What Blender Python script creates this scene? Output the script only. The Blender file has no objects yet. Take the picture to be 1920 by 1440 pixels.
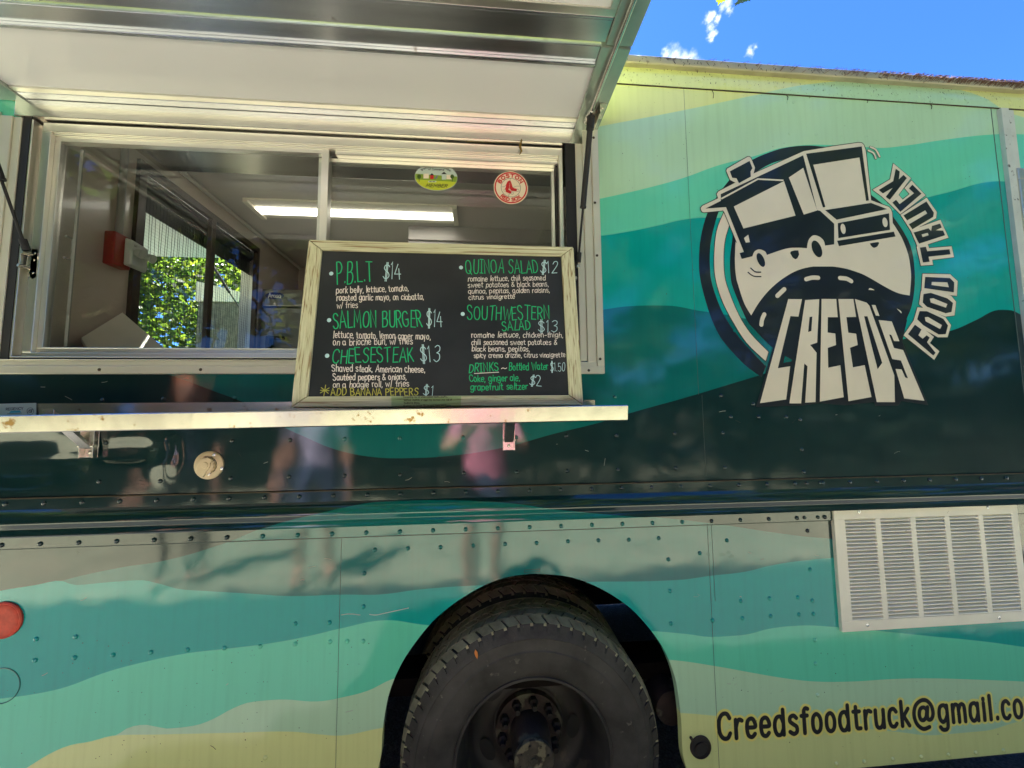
import bpy, bmesh, math, random
from mathutils import Vector, Matrix, geometry
random.seed(7)
S = bpy.context.scene
R = math.radians
# ------------------------------------------------------------------ camera
FPX, DIST, EYE = 720.0, 1.12, 1.41          # focal length in photo pixels, metres from the truck side, eye height
hx = Vector((8540, -23, FPX)).normalized()
up = Vector((-65, -8900, FPX)); up = (up - up.dot(hx) * hx).normalized()
fw = up.cross(hx)
CAM = Vector((0, -DIST, EYE))
cam_d = bpy.data.cameras.new("camera"); cam = bpy.data.objects.new("camera", cam_d)
S.collection.objects.link(cam); S.camera = cam
cam_d.sensor_width = 36.0; cam_d.lens = FPX / 1920 * 36.0
cam_d.clip_start = 0.02; cam_d.clip_end = 2000
W3 = lambda c: Vector((hx.dot(c), fw.dot(c), up.dot(c)))
cr, cu, cb = W3(Vector((1, 0, 0))), W3(Vector((0, -1, 0))), W3(Vector((0, 0, -1)))
cam.matrix_world = Matrix(((cr.x, cu.x, cb.x, CAM.x), (cr.y, cu.y, cb.y, CAM.y), (cr.z, cu.z, cb.z, CAM.z), (0, 0, 0, 1)))

def ray(px, py): return W3(Vector((px - 960, py - 720, FPX)))
def P(px, py, Y=0.0):
    d = ray(px, py); return CAM + d * ((Y - CAM.y) / d.y)
def PZ(px, py, Z):
    d = ray(px, py); return CAM + d * ((Z - CAM.z) / d.z)
def PX(px, py, X):
    d = ray(px, py); return CAM + d * ((X - CAM.x) / d.x)
def PPL(px, py, o, n):
    d = ray(px, py); return CAM + d * ((o - CAM).dot(n) / d.dot(n))

# ------------------------------------------------------------------ light, sky, exposure
SUN_EL, SUN_AZ = 61.0, 35.0                 # azimuth towards -x from +y (behind the truck, to the left)
SUN_POWER, SKY_POWER, EXPOSURE = 5.0, 0.05, 3.05
sd = Vector((-math.sin(R(SUN_AZ)) * math.cos(R(SUN_EL)), math.cos(R(SUN_AZ)) * math.cos(R(SUN_EL)), math.sin(R(SUN_EL))))
sun_d = bpy.data.lights.new("sun", 'SUN'); sun = bpy.data.objects.new("sun", sun_d); S.collection.objects.link(sun)
sun_d.energy = SUN_POWER; sun_d.angle = R(0.5); sun_d.color = (1, 0.95, 0.87)
sun.rotation_euler = sd.to_track_quat('Z', 'Y').to_euler()
sun.location = (-6, 9, 14)
wd = bpy.data.worlds.new("World"); S.world = wd; wd.use_nodes = True
nt = wd.node_tree; nt.nodes.clear()
def N(t, ty, **k):
    n = t.nodes.new(ty)
    for a, b in k.items(): setattr(n, a, b)
    return n
out = N(nt, 'ShaderNodeOutputWorld'); bg = N(nt, 'ShaderNodeBackground')
sky = N(nt, 'ShaderNodeTexSky', sky_type='NISHITA', sun_disc=False)
sky.sun_elevation = R(SUN_EL); sky.sun_rotation = R(-SUN_AZ)
sky.air_density = 1.0; sky.dust_density = 0.2; sky.ozone_density = 5.0
bg.inputs['Strength'].default_value = SKY_POWER
L = nt.links.new
tint = N(nt, 'ShaderNodeMix', data_type='RGBA', blend_type='MULTIPLY'); tint.inputs['Factor'].default_value = 1
tint.inputs['B'].default_value = (0.27, 0.50, 0.96, 1)
L(sky.outputs[0], tint.inputs['A'])
tc = N(nt, 'ShaderNodeTexCoord')
nz = N(nt, 'ShaderNodeTexNoise'); nz.inputs['Scale'].default_value = 55; nz.inputs['Detail'].default_value = 9; nz.inputs['Roughness'].default_value = 0.62
L(tc.outputs['Generated'], nz.inputs['Vector'])
mask = None
for (px, py, rad, amp) in [(1262, 108, .024, .016), (1284, 114, .024, .016), (1304, 119, .012, .012), (1249, 103, .012, .014), (1330, 34, .012, .014), (1333, 50, .011, .013), (1336, 64, .010, .012), (1335, 74, .007, .01), (1344, 40, .009, .012),
                           (1362, 6, .014, .014), (1366, 20, .009, .012), (1407, 97, .009, .01), (1417, 88, .008, .01)]:
    d = ray(px, py).normalized()
    dist = N(nt, 'ShaderNodeVectorMath', operation='DISTANCE'); L(tc.outputs['Generated'], dist.inputs[0]); dist.inputs[1].default_value = d
    m1 = N(nt, 'ShaderNodeMath', operation='MULTIPLY_ADD')   # noise*amp + ...
    s0 = N(nt, 'ShaderNodeMath', operation='SUBTRACT'); L(nz.outputs['Fac'], s0.inputs[0]); s0.inputs[1].default_value = 0.5
    L(s0.outputs[0], m1.inputs[0]); m1.inputs[1].default_value = amp * 2.6; L(dist.outputs['Value'], m1.inputs[2])
    mr = N(nt, 'ShaderNodeMapRange', interpolation_type='SMOOTHSTEP'); L(m1.outputs[0], mr.inputs['Value'])
    mr.inputs['From Min'].default_value = -rad * .5; mr.inputs['From Max'].default_value = rad; mr.inputs['To Min'].default_value = .9; mr.inputs['To Max'].default_value = 0
    if mask is None: mask = mr.outputs[0]
    else:
        mx = N(nt, 'ShaderNodeMath', operation='MAXIMUM'); L(mask, mx.inputs[0]); L(mr.outputs[0], mx.inputs[1]); mask = mx.outputs[0]
cl = N(nt, 'ShaderNodeMix', data_type='RGBA'); L(mask, cl.inputs['Factor']); L(tint.outputs['Result'], cl.inputs['A']); cl.inputs['B'].default_value = (5.5, 5.7, 6, 1)
L(cl.outputs['Result'], bg.inputs['Color']); L(bg.outputs[0], out.inputs[0])
S.view_settings.view_transform = 'Standard'; S.view_settings.look = 'None'
S.view_settings.exposure = EXPOSURE; S.view_settings.gamma = 1
S.cycles.max_bounces = 8; S.cycles.diffuse_bounces = 4; S.cycles.glossy_bounces = 5; S.cycles.transparent_max_bounces = 16
S.cycles.caustics_reflective = False; S.cycles.sample_clamp_indirect = 6.0

# ------------------------------------------------------------------ materials
def srgb(r, g, b):
    f = lambda c: (c / 255 / 12.92) if c / 255 <= 0.04045 else ((c / 255 + 0.055) / 1.055) ** 2.4
    return (f(r), f(g), f(b), 1)
def mat(name, col, rough=0.5, metal=0.0, spec=0.5, noise=None, bump=None, coat=0.0, dirt=None, aniso=None):
    """noise=(scale, dark factor); bump=(scale, distance); dirt=(scale, threshold, colour): spots of grime"""
    m = bpy.data.materials.new(name); m.use_nodes = True
    t = m.node_tree; b = t.nodes['Principled BSDF']
    c = col if len(col) == 4 else (*col, 1)
    b.inputs['Base Color'].default_value = c; b.inputs['Roughness'].default_value = rough
    b.inputs['Metallic'].default_value = metal; b.inputs['Specular IOR Level'].default_value = spec
    b.inputs['Coat Weight'].default_value = coat; b.inputs['Coat Roughness'].default_value = 0.06
    tcn = N(t, 'ShaderNodeTexCoord'); cur = None
    if noise:
        mp = N(t, 'ShaderNodeMapping'); mp.inputs['Scale'].default_value = aniso or (1, 1, 1)
        t.links.new(tcn.outputs['Object'], mp.inputs['Vector'])
        n = N(t, 'ShaderNodeTexNoise'); n.inputs['Scale'].default_value = noise[0]; n.inputs['Detail'].default_value = 6
        t.links.new(mp.outputs[0], n.inputs['Vector'])
        x = N(t, 'ShaderNodeMix', data_type='RGBA'); x.inputs['A'].default_value = c
        x.inputs['B'].default_value = (c[0] * noise[1], c[1] * noise[1], c[2] * noise[1], 1)
        rmp = N(t, 'ShaderNodeMapRange'); rmp.inputs['From Min'].default_value = .35; rmp.inputs['From Max'].default_value = .65
        t.links.new(n.outputs['Fac'], rmp.inputs['Value']); t.links.new(rmp.outputs[0], x.inputs['Factor'])
        cur = x.outputs['Result']
    if dirt:
        n = N(t, 'ShaderNodeTexNoise'); n.inputs['Scale'].default_value = dirt[0]; n.inputs['Detail'].default_value = 8
        t.links.new(tcn.outputs['Object'], n.inputs['Vector'])
        rmp = N(t, 'ShaderNodeMapRange'); rmp.inputs['From Min'].default_value = dirt[1]; rmp.inputs['From Max'].default_value = dirt[1] + .06
        t.links.new(n.outputs['Fac'], rmp.inputs['Value'])
        x = N(t, 'ShaderNodeMix', data_type='RGBA')
        if cur: t.links.new(cur, x.inputs['A'])
        else: x.inputs['A'].default_value = c
        x.inputs['B'].default_value = dirt[2]; t.links.new(rmp.outputs[0], x.inputs['Factor']); cur = x.outputs['Result']
    if cur: t.links.new(cur, b.inputs['Base Color'])
    if bump:
        mp2 = N(t, 'ShaderNodeMapping'); mp2.inputs['Scale'].default_value = aniso or (1, 1, 1)
        t.links.new(tcn.outputs['Object'], mp2.inputs['Vector'])
        n = N(t, 'ShaderNodeTexNoise'); n.inputs['Scale'].default_value = bump[0]; n.inputs['Detail'].default_value = 3
        t.links.new(mp2.outputs[0], n.inputs['Vector'])
        bp = N(t, 'ShaderNodeBump'); bp.inputs['Strength'].default_value = 1; bp.inputs['Distance'].default_value = bump[1]
        t.links.new(n.outputs['Fac'], bp.inputs['Height']); t.links.new(bp.outputs[0], b.inputs['Normal'])
    return m

# wave boundaries of the vinyl wrap, read off the photograph, as heights over the length of the truck side
WAVES = [  # (colour, boundary points in photo pixels): everything below the boundary takes the colour
 ('sage', [(-60,330),(300,320),(1000,262),(1120,238),(1280,207),(1423,177),(1493,163),(1563,152),(1650,138),(1740,140),(1803,167),(1847,187),(1880,207),(1925,222),(2300,330)]),
 ('mint', [(-60,180),(400,300),(1000,400),(1123,373),(1173,362),(1223,350),(1280,334),(1347,310),(1413,293),(1467,277),(1560,272),(1643,277),(1697,273),(1763,263),(1863,252),(1920,252),(2300,300)]),
 ('teal', [(-60,480),(400,480),(1000,445),(1125,442),(1173,435),(1233,423),(1280,412),(1320,408),(1400,410),(1500,425),(1640,405),(1740,370),(1780,360),(1847,342),(1880,340),(1920,343),(2300,380)]),
 ('deep', [(-60,560),(400,600),(1000,600),(1128,581),(1180,574),(1250,573),(1313,583),(1360,590),(1420,604),(1500,640),(1600,690),(1800,740),(2300,800)]),
 ('dark', [(-60,560),(60,600),(200,662),(310,700),(400,733),(457,755),(520,795),(567,817),(630,843),(700,857),(767,859),(840,855),(940,840),(1040,813),(1133,790),(1180,775),(1280,747),(1413,707),(1560,664),(1687,637),(1783,620),(1830,600),(1870,581),(1890,581),(1925,595),(2300,680)]),
 ('deep', [(-60,1150),(113,1090),(233,1063),(300,1053),(417,1020),(500,987),(600,960),(707,940),(790,937),(890,938),(973,943),(1040,952),(1140,962),(1207,967),(1280,974),(1363,985),(1447,998),(1530,1008),(1600,1012),(1700,1010),(1800,1030),(1908,1053),(2300,1120)]),
 ('teal', [(-60,1122),(0,1108),(67,1097),(110,1089),(143,1097),(200,1092),(260,1088),(300,1095),(333,1104),(383,1108),(467,1113),(550,1118),(640,1115),(707,1115),(790,1105),(890,1098),(1107,1091),(1240,1089),(1280,1087),(1330,1080),(1397,1072),(1447,1060),(1497,1052),(1560,1046),(1700,1036),(1800,1040),(1910,1055),(2300,1100)]),
 ('mint', [(-60,1316),(0,1310),(60,1302),(117,1290),(200,1260),(267,1242),(350,1225),(417,1217),(500,1207),(567,1195),(640,1178),(717,1163),(800,1172),(1000,1180),(1220,1183),(1280,1188),(1347,1194),(1397,1190),(1447,1178),(1497,1173),(1570,1176),(1647,1183),(1747,1193),(1847,1203),(1920,1213),(2300,1260)]),
 ('sage', [(-60,1520),(100,1420),(217,1379),(240,1365),(267,1359),(290,1362),(317,1366),(367,1360),(400,1348),(433,1330),(467,1317),(517,1312),(600,1315),(640,1308),(690,1295),(737,1273),(1000,1230),(1253,1237),(1347,1250),(1413,1262),(1480,1273),(1530,1278),(1597,1278),(1680,1273),(1747,1272),(1847,1275),(1920,1278),(2300,1300)]),
 ('yellow', [(-60,1510),(50,1440),(100,1410),(133,1397),(167,1391),(217,1379),(300,1377),(433,1374),(550,1372),(600,1377),(640,1379),(715,1365),(1000,1330),(1280,1337),(1340,1342),(1420,1350),(1480,1358),(1580,1362),(1680,1372),(1760,1378),(1850,1370),(1920,1352),(2300,1330)]),
]
VCOL = dict(yellow=srgb(216, 224, 152), sage=srgb(178, 216, 180), mint=srgb(100, 208, 174), teal=srgb(0, 160, 152), deep=srgb(0, 106, 104), dark=srgb(8, 42, 46))
X0, XW, ZH = -1.6, 4.1, 3.0
def vinyl():
    m = bpy.data.materials.new('wave_vinyl'); m.use_nodes = True
    t = m.node_tree; b = t.nodes['Principled BSDF']; l = t.links.new
    tcn = N(t, 'ShaderNodeTexCoord'); sep = N(t, 'ShaderNodeSeparateXYZ'); l(tcn.outputs['Object'], sep.inputs[0])
    u = N(t, 'ShaderNodeMapRange'); l(sep.outputs['X'], u.inputs['Value']); u.inputs['From Min'].default_value = X0; u.inputs['From Max'].default_value = X0 + XW
    cur = None
    for cname, pts in WAVES:
        fc = N(t, 'ShaderNodeFloatCurve'); cv = fc.mapping.curves[0]
        ws = [P(a, c) for a, c in pts]
        q = [((w.x - X0) / XW, max(0.0, w.z / ZH)) for w in ws]
        q = [(0.0, q[0][1])] + [k for k in q if 0.002 < k[0] < 0.998] + [(1.0, q[-1][1])]
        cv.points[0].location = q[0]; cv.points[-1].location = q[-1]
        for k in q[1:-1]: cv.points.new(*k)
        for p_ in cv.points: p_.handle_type = 'AUTO_CLAMPED'
        fc.mapping.update(); l(u.outputs[0], fc.inputs['Value'])
        mu = N(t, 'ShaderNodeMath', operation='MULTIPLY_ADD'); l(fc.outputs[0], mu.inputs[0]); mu.inputs[1].default_value = -ZH; l(sep.outputs['Z'], mu.inputs[2])
        mr = N(t, 'ShaderNodeMapRange'); l(mu.outputs[0], mr.inputs['Value']); mr.inputs['From Min'].default_value = -0.0008; mr.inputs['From Max'].default_value = 0.0008
        mr.inputs['To Min'].default_value = 1; mr.inputs['To Max'].default_value = 0
        x = N(t, 'ShaderNodeMix', data_type='RGBA'); l(mr.outputs[0], x.inputs['Factor']); x.inputs['B'].default_value = VCOL[cname]
        if cur: l(cur, x.inputs['A'])
        else: x.inputs['A'].default_value = VCOL['yellow']
        cur = x.outputs['Result']
    # weathering: faint vertical rain streaks and specks of grime
    mp = N(t, 'ShaderNodeMapping'); mp.inputs['Scale'].default_value = (30, 30, 1.6); l(tcn.outputs['Object'], mp.inputs['Vector'])
    n1 = N(t, 'ShaderNodeTexNoise'); n1.inputs['Scale'].default_value = 2.2; n1.inputs['Detail'].default_value = 6; l(mp.outputs[0], n1.inputs['Vector'])
    r1 = N(t, 'ShaderNodeMapRange'); l(n1.outputs['Fac'], r1.inputs['Value']); r1.inputs['From Min'].default_value = .46; r1.inputs['From Max'].default_value = .75; r1.inputs['To Max'].default_value = .16
    x1 = N(t, 'ShaderNodeMix', data_type='RGBA', blend_type='MULTIPLY'); l(r1.outputs[0], x1.inputs['Factor']); l(cur, x1.inputs['A']); x1.inputs['B'].default_value = (.55, .56, .45, 1)
    n2 = N(t, 'ShaderNodeTexNoise'); n2.inputs['Scale'].default_value = 190; n2.inputs['Detail'].default_value = 2; l(tcn.outputs['Object'], n2.inputs['Vector'])
    hz = N(t, 'ShaderNodeMapRange'); l(sep.outputs['Z'], hz.inputs['Value']); hz.inputs['From Min'].default_value = 2.30; hz.inputs['From Max'].default_value = 2.53; hz.inputs['To Max'].default_value = .075   # more grime dripped down from the gutter
    ad = N(t, 'ShaderNodeMath', operation='ADD'); l(n2.outputs['Fac'], ad.inputs[0]); l(hz.outputs[0], ad.inputs[1])
    r2 = N(t, 'ShaderNodeMapRange'); l(ad.outputs[0], r2.inputs['Value']); r2.inputs['From Min'].default_value = .74; r2.inputs['From Max'].default_value = .79; r2.inputs['To Max'].default_value = .6
    x2 = N(t, 'ShaderNodeMix', data_type='RGBA'); l(r2.outputs[0], x2.inputs['Factor']); l(x1.outputs['Result'], x2.inputs['A']); x2.inputs['B'].default_value = (.05, .045, .03, 1)
    l(x2.outputs['Result'], b.inputs['Base Color'])
    b.inputs['Roughness'].default_value = 0.4; b.inputs['Specular IOR Level'].default_value = 0.08
    b.inputs['Coat Weight'].default_value = 1.0; b.inputs['Coat IOR'].default_value = 1.62; b.inputs['Coat Roughness'].default_value = 0.05
    nb = N(t, 'ShaderNodeTexNoise'); nb.inputs['Scale'].default_value = 5; nb.inputs['Detail'].default_value = 2; l(tcn.outputs['Object'], nb.inputs['Vector'])
    nf = N(t, 'ShaderNodeTexNoise'); nf.inputs['Scale'].default_value = 420; nf.inputs['Detail'].default_value = 1; l(tcn.outputs['Object'], nf.inputs['Vector'])
    b1 = N(t, 'ShaderNodeBump'); b1.inputs['Distance'].default_value = 0.0022; l(nb.outputs['Fac'], b1.inputs['Height'])
    b2 = N(t, 'ShaderNodeBump'); b2.inputs['Distance'].default_value = 0.00004; l(nf.outputs['Fac'], b2.inputs['Height']); l(b1.outputs[0], b2.inputs['Normal'])
    l(b2.outputs[0], b.inputs['Normal']); l(b2.outputs[0], b.inputs['Coat Normal'])
    return m
M = {}
M['vinyl'] = vinyl()
M['navy'] = mat('decal_navy', srgb(18, 24, 38), .3, spec=.5, coat=.4, noise=(9, .7))
M['cream'] = mat('decal_cream', srgb(226, 216, 194), .34, coat=.3, noise=(7, .93), dirt=(90, .74, (.4, .34, .22, 1)))
M['black'] = mat('decal_black', (.012, .012, .014), .35, coat=.3)
M['halo'] = mat('decal_yellow', srgb(228, 220, 120), .34, coat=.3)
M['tealdecal'] = mat('decal_teal', srgb(0, 98, 94), .25, coat=.5)
M['alu'] = mat('brushed_aluminium', (.74, .73, .70), .27, 1.0, noise=(6, .84), bump=(60, .00004), aniso=(.25, 8, 8))
M['alu_dark'] = mat('dull_aluminium', (.66, .68, .72), .27, 1.0, noise=(5, .85), aniso=(.3, 6, 6), dirt=(14, .68, (.30, .26, .20, 1)))
M['alu_white'] = mat('anodised_trim', (.78, .76, .68), .28, .88, noise=(3, .93), aniso=(1, 1, 1), dirt=(30, .76, (.34, .27, .17, 1)))
M['steel'] = mat('stainless_steel', (.72, .70, .64), .26, 1.0, noise=(4, .85), dirt=(30, .70, (.26, .17, .07, 1)), bump=(25, .0001), aniso=(.6, 3, 3))
M['panel_white'] = mat('white_laminate', (.82, .83, .83), .22, spec=.4, coat=.15, bump=(4, .0006), dirt=(55, .785, (.05, .05, .04, 1)))
M['white_paint'] = mat('white_paint', (.90, .85, .71), .4, noise=(10, .92), dirt=(60, .72, (.35, .28, .16, 1)))
M['post'] = mat('weathered_white', (.58, .62, .56), .45, noise=(14, .85), dirt=(45, .66, (.05, .05, .04, 1)))
M['gutter'] = mat('dirty_gutter', srgb(172, 166, 140), .5, noise=(9, .75), dirt=(24, .62, (.09, .06, .04, 1)), bump=(60, .001))
M['rubber_and_hole'] = mat('black_rubber_and_hole_shade', (.012, .012, .012), .6)
M['tyre'] = mat('tyre_rubber', (.058, .055, .049), .62, noise=(14, .45), dirt=(44, .66, (.13, .125, .10, 1)), bump=(80, .0016))
M['tread'] = mat('tyre_tread', (.40, .39, .25), .75, noise=(20, .6), bump=(90, .0014))
M['rim'] = mat('dark_steel_rim', (.05, .047, .043), .5, .2, noise=(7, .6), dirt=(12, .60, (.09, .085, .06, 1)), bump=(30, .0012))
M['rust'] = mat('rusty_iron', (.045, .031, .025), .7, .2, noise=(16, .5), dirt=(18, .58, (.10, .10, .07, 1)), bump=(60, .002))
M['under'] = mat('underbody', (.014, .011, .010), .8, spec=.12, noise=(6, .5), bump=(30, .003))
M['seam'] = mat('seam_dirt', (.07, .055, .03), .8, noise=(30, .5))
M['seamlight'] = mat('seam_line', (.07, .10, .095), .7)  # dark grey-green colour of the panel joints
M['inner'] = mat('inner_panel', srgb(196, 182, 170), .24, noise=(3, .95), coat=.35, dirt=(60, .78, (.1, .09, .07, 1)))
M['ceil'] = mat('inner_ceiling', srgb(200, 194, 188), .35, noise=(5, .94))
M['floor'] = mat('inner_floor', (.06, .06, .06), .5)
M['brown'] = mat('dark_brown_frame', srgb(58, 44, 36), .4)
M['shade'] = mat('roller_shade', (.022, .022, .024), .45)
M['screen'] = mat('screen_wire', (.03, .03, .028), .6)
M['red'] = mat('red_plastic', srgb(150, 46, 36), .4)
M['reflector'] = mat('red_reflector', srgb(212, 76, 52), .55, noise=(60, .75), bump=(90, .0006))
M['grey'] = mat('grey_plastic', (.30, .29, .27), .45)
M['ivory'] = mat('ivory_plastic', srgb(226, 208, 170), .38, noise=(30, .85), dirt=(60, .70, (.30, .18, .06, 1)))
M['fridge'] = mat('fridge_steel', (.27, .25, .21), .34, .6, noise=(3, .9))
M['blueb'] = mat('blue_badge', srgb(42, 48, 110), .4)
M['silver'] = mat('silver_lettering', (.7, .7, .72), .3, .4)
M['zinc'] = mat('zinc_plate', (.62, .58, .48), .3, 1.0)
M['board'] = mat('chalkboard', (.014, .015, .016), .42, noise=(7, 1.9), dirt=(5, .56, (.030, .031, .033, 1)))
M['wood'] = mat('whitewashed_wood', srgb(206, 186, 146), .6, noise=(11, .52), bump=(22, .0016), aniso=(1, 1, 1))
M['chalkgreen'] = mat('marker_green', srgb(20, 190, 120), .6)
M['chalkwhite'] = mat('marker_white', srgb(235, 225, 215), .6)
M['chalkblue'] = mat('marker_pale_blue', srgb(190, 225, 228), .6)
M['chalkolive'] = mat('marker_olive', srgb(188, 184, 80), .6)
M['film'] = mat('label_film', srgb(180, 205, 150), .3)
M['print'] = mat('label_print', srgb(70, 62, 40), .6)
M['stick_white'] = mat('sticker_white', srgb(236, 222, 196), .4)
M['stick_red'] = mat('sticker_red', srgb(200, 32, 36), .4)
M['stick_black'] = mat('sticker_black', (.01, .01, .01), .4)
M['stick_lime'] = mat('sticker_lime', srgb(190, 200, 50), .4)
M['stick_green'] = mat('sticker_green', srgb(130, 160, 50), .4)
M['stick_sky'] = mat('sticker_sky', srgb(190, 205, 195), .4)
M['stick_pink'] = mat('sticker_pink', srgb(210, 140, 120), .4)
M['stick_grey'] = mat('sticker_grey', srgb(110, 110, 130), .4)
M['label_pale'] = mat('label_pale', srgb(205, 220, 205), .3)
M['cyan'] = mat('label_cyan', srgb(60, 180, 200), .4)
M['asphalt'] = mat('asphalt', (.11, .11, .11), .9, spec=.15, noise=(90, .5), dirt=(55, .6, (.13, .13, .125, 1)), bump=(140, .012))
M['lawn'] = mat('dry_lawn', (.40, .42, .29), .9, noise=(3, .75), bump=(60, .03), dirt=(9, .55, (.50, .44, .31, 1)))
M['bark'] = mat('bark', (.10, .075, .055), .9, noise=(9, .5), bump=(14, .03))
M['needle'] = mat('pine_needles', srgb(104, 72, 50), .8)
M['diamond'] = mat('diamond_plate', (.26, .26, .20), .45, .6, bump=(70, .004), noise=(30, .6))
def leafmat(name, col):
    m = bpy.data.materials.new(name); m.use_nodes = True; t = m.node_tree
    b = t.nodes['Principled BSDF']; b.inputs['Base Color'].default_value = (*col, 1); b.inputs['Roughness'].default_value = .5
    tr = N(t, 'ShaderNodeBsdfTranslucent'); tr.inputs[0].default_value = (col[0] * 2.2, col[1] * 2.2, col[2] * .9, 1)
    mx = N(t, 'ShaderNodeMixShader'); mx.inputs[0].default_value = .4
    t.links.new(b.outputs[0], mx.inputs[1]); t.links.new(tr.outputs[0], mx.inputs[2]); t.links.new(mx.outputs[0], t.nodes['Material Output'].inputs[0])
    return m
M['leaf1'] = leafmat('leaf_green', (.055, .105, .02)); M['leaf2'] = leafmat('leaf_dark', (.03, .065, .018)); M['leaf3'] = leafmat('leaf_yellow_green', (.13, .16, .025))
def glassmat(name, ior=1.52, tintc=(.93, .95, .94), rough=0.0):
    m = bpy.data.materials.new(name); m.use_nodes = True; t = m.node_tree; t.nodes.remove(t.nodes['Principled BSDF'])
    fr = N(t, 'ShaderNodeFresnel'); ge = N(t, 'ShaderNodeNewGeometry')   # the same reflection from both sides of a thin pane
    mi = N(t, 'ShaderNodeMapRange'); t.links.new(ge.outputs['Backfacing'], mi.inputs['Value']); mi.inputs['To Min'].default_value = ior; mi.inputs['To Max'].default_value = 1 / ior; t.links.new(mi.outputs[0], fr.inputs[0])
    a = N(t, 'ShaderNodeBsdfTransparent'); a.inputs[0].default_value = (*tintc, 1)
    g = N(t, 'ShaderNodeBsdfGlossy'); g.inputs['Roughness'].default_value = rough
    mx = N(t, 'ShaderNodeMixShader'); l = t.links.new
    l(fr.outputs[0], mx.inputs[0]); l(a.outputs[0], mx.inputs[1]); l(g.outputs[0], mx.inputs[2]); l(mx.outputs[0], t.nodes['Material Output'].inputs[0])
    return m
M['glass'] = glassmat('window_glass', 1.38); M['acrylic'] = glassmat('acrylic', 1.5, (.75, .82, .78), .1)
M['film_clear'] = glassmat('clear_label_film', 1.5, (.72, .85, .70), .2)
m = bpy.data.materials.new('lamp_diffuser'); m.use_nodes = True
m.node_tree.nodes['Principled BSDF'].inputs['Emission Color'].default_value = (1, .93, .82, 1); m.node_tree.nodes['Principled BSDF'].inputs['Emission Strength'].default_value = .8
M['lamp'] = m

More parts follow.
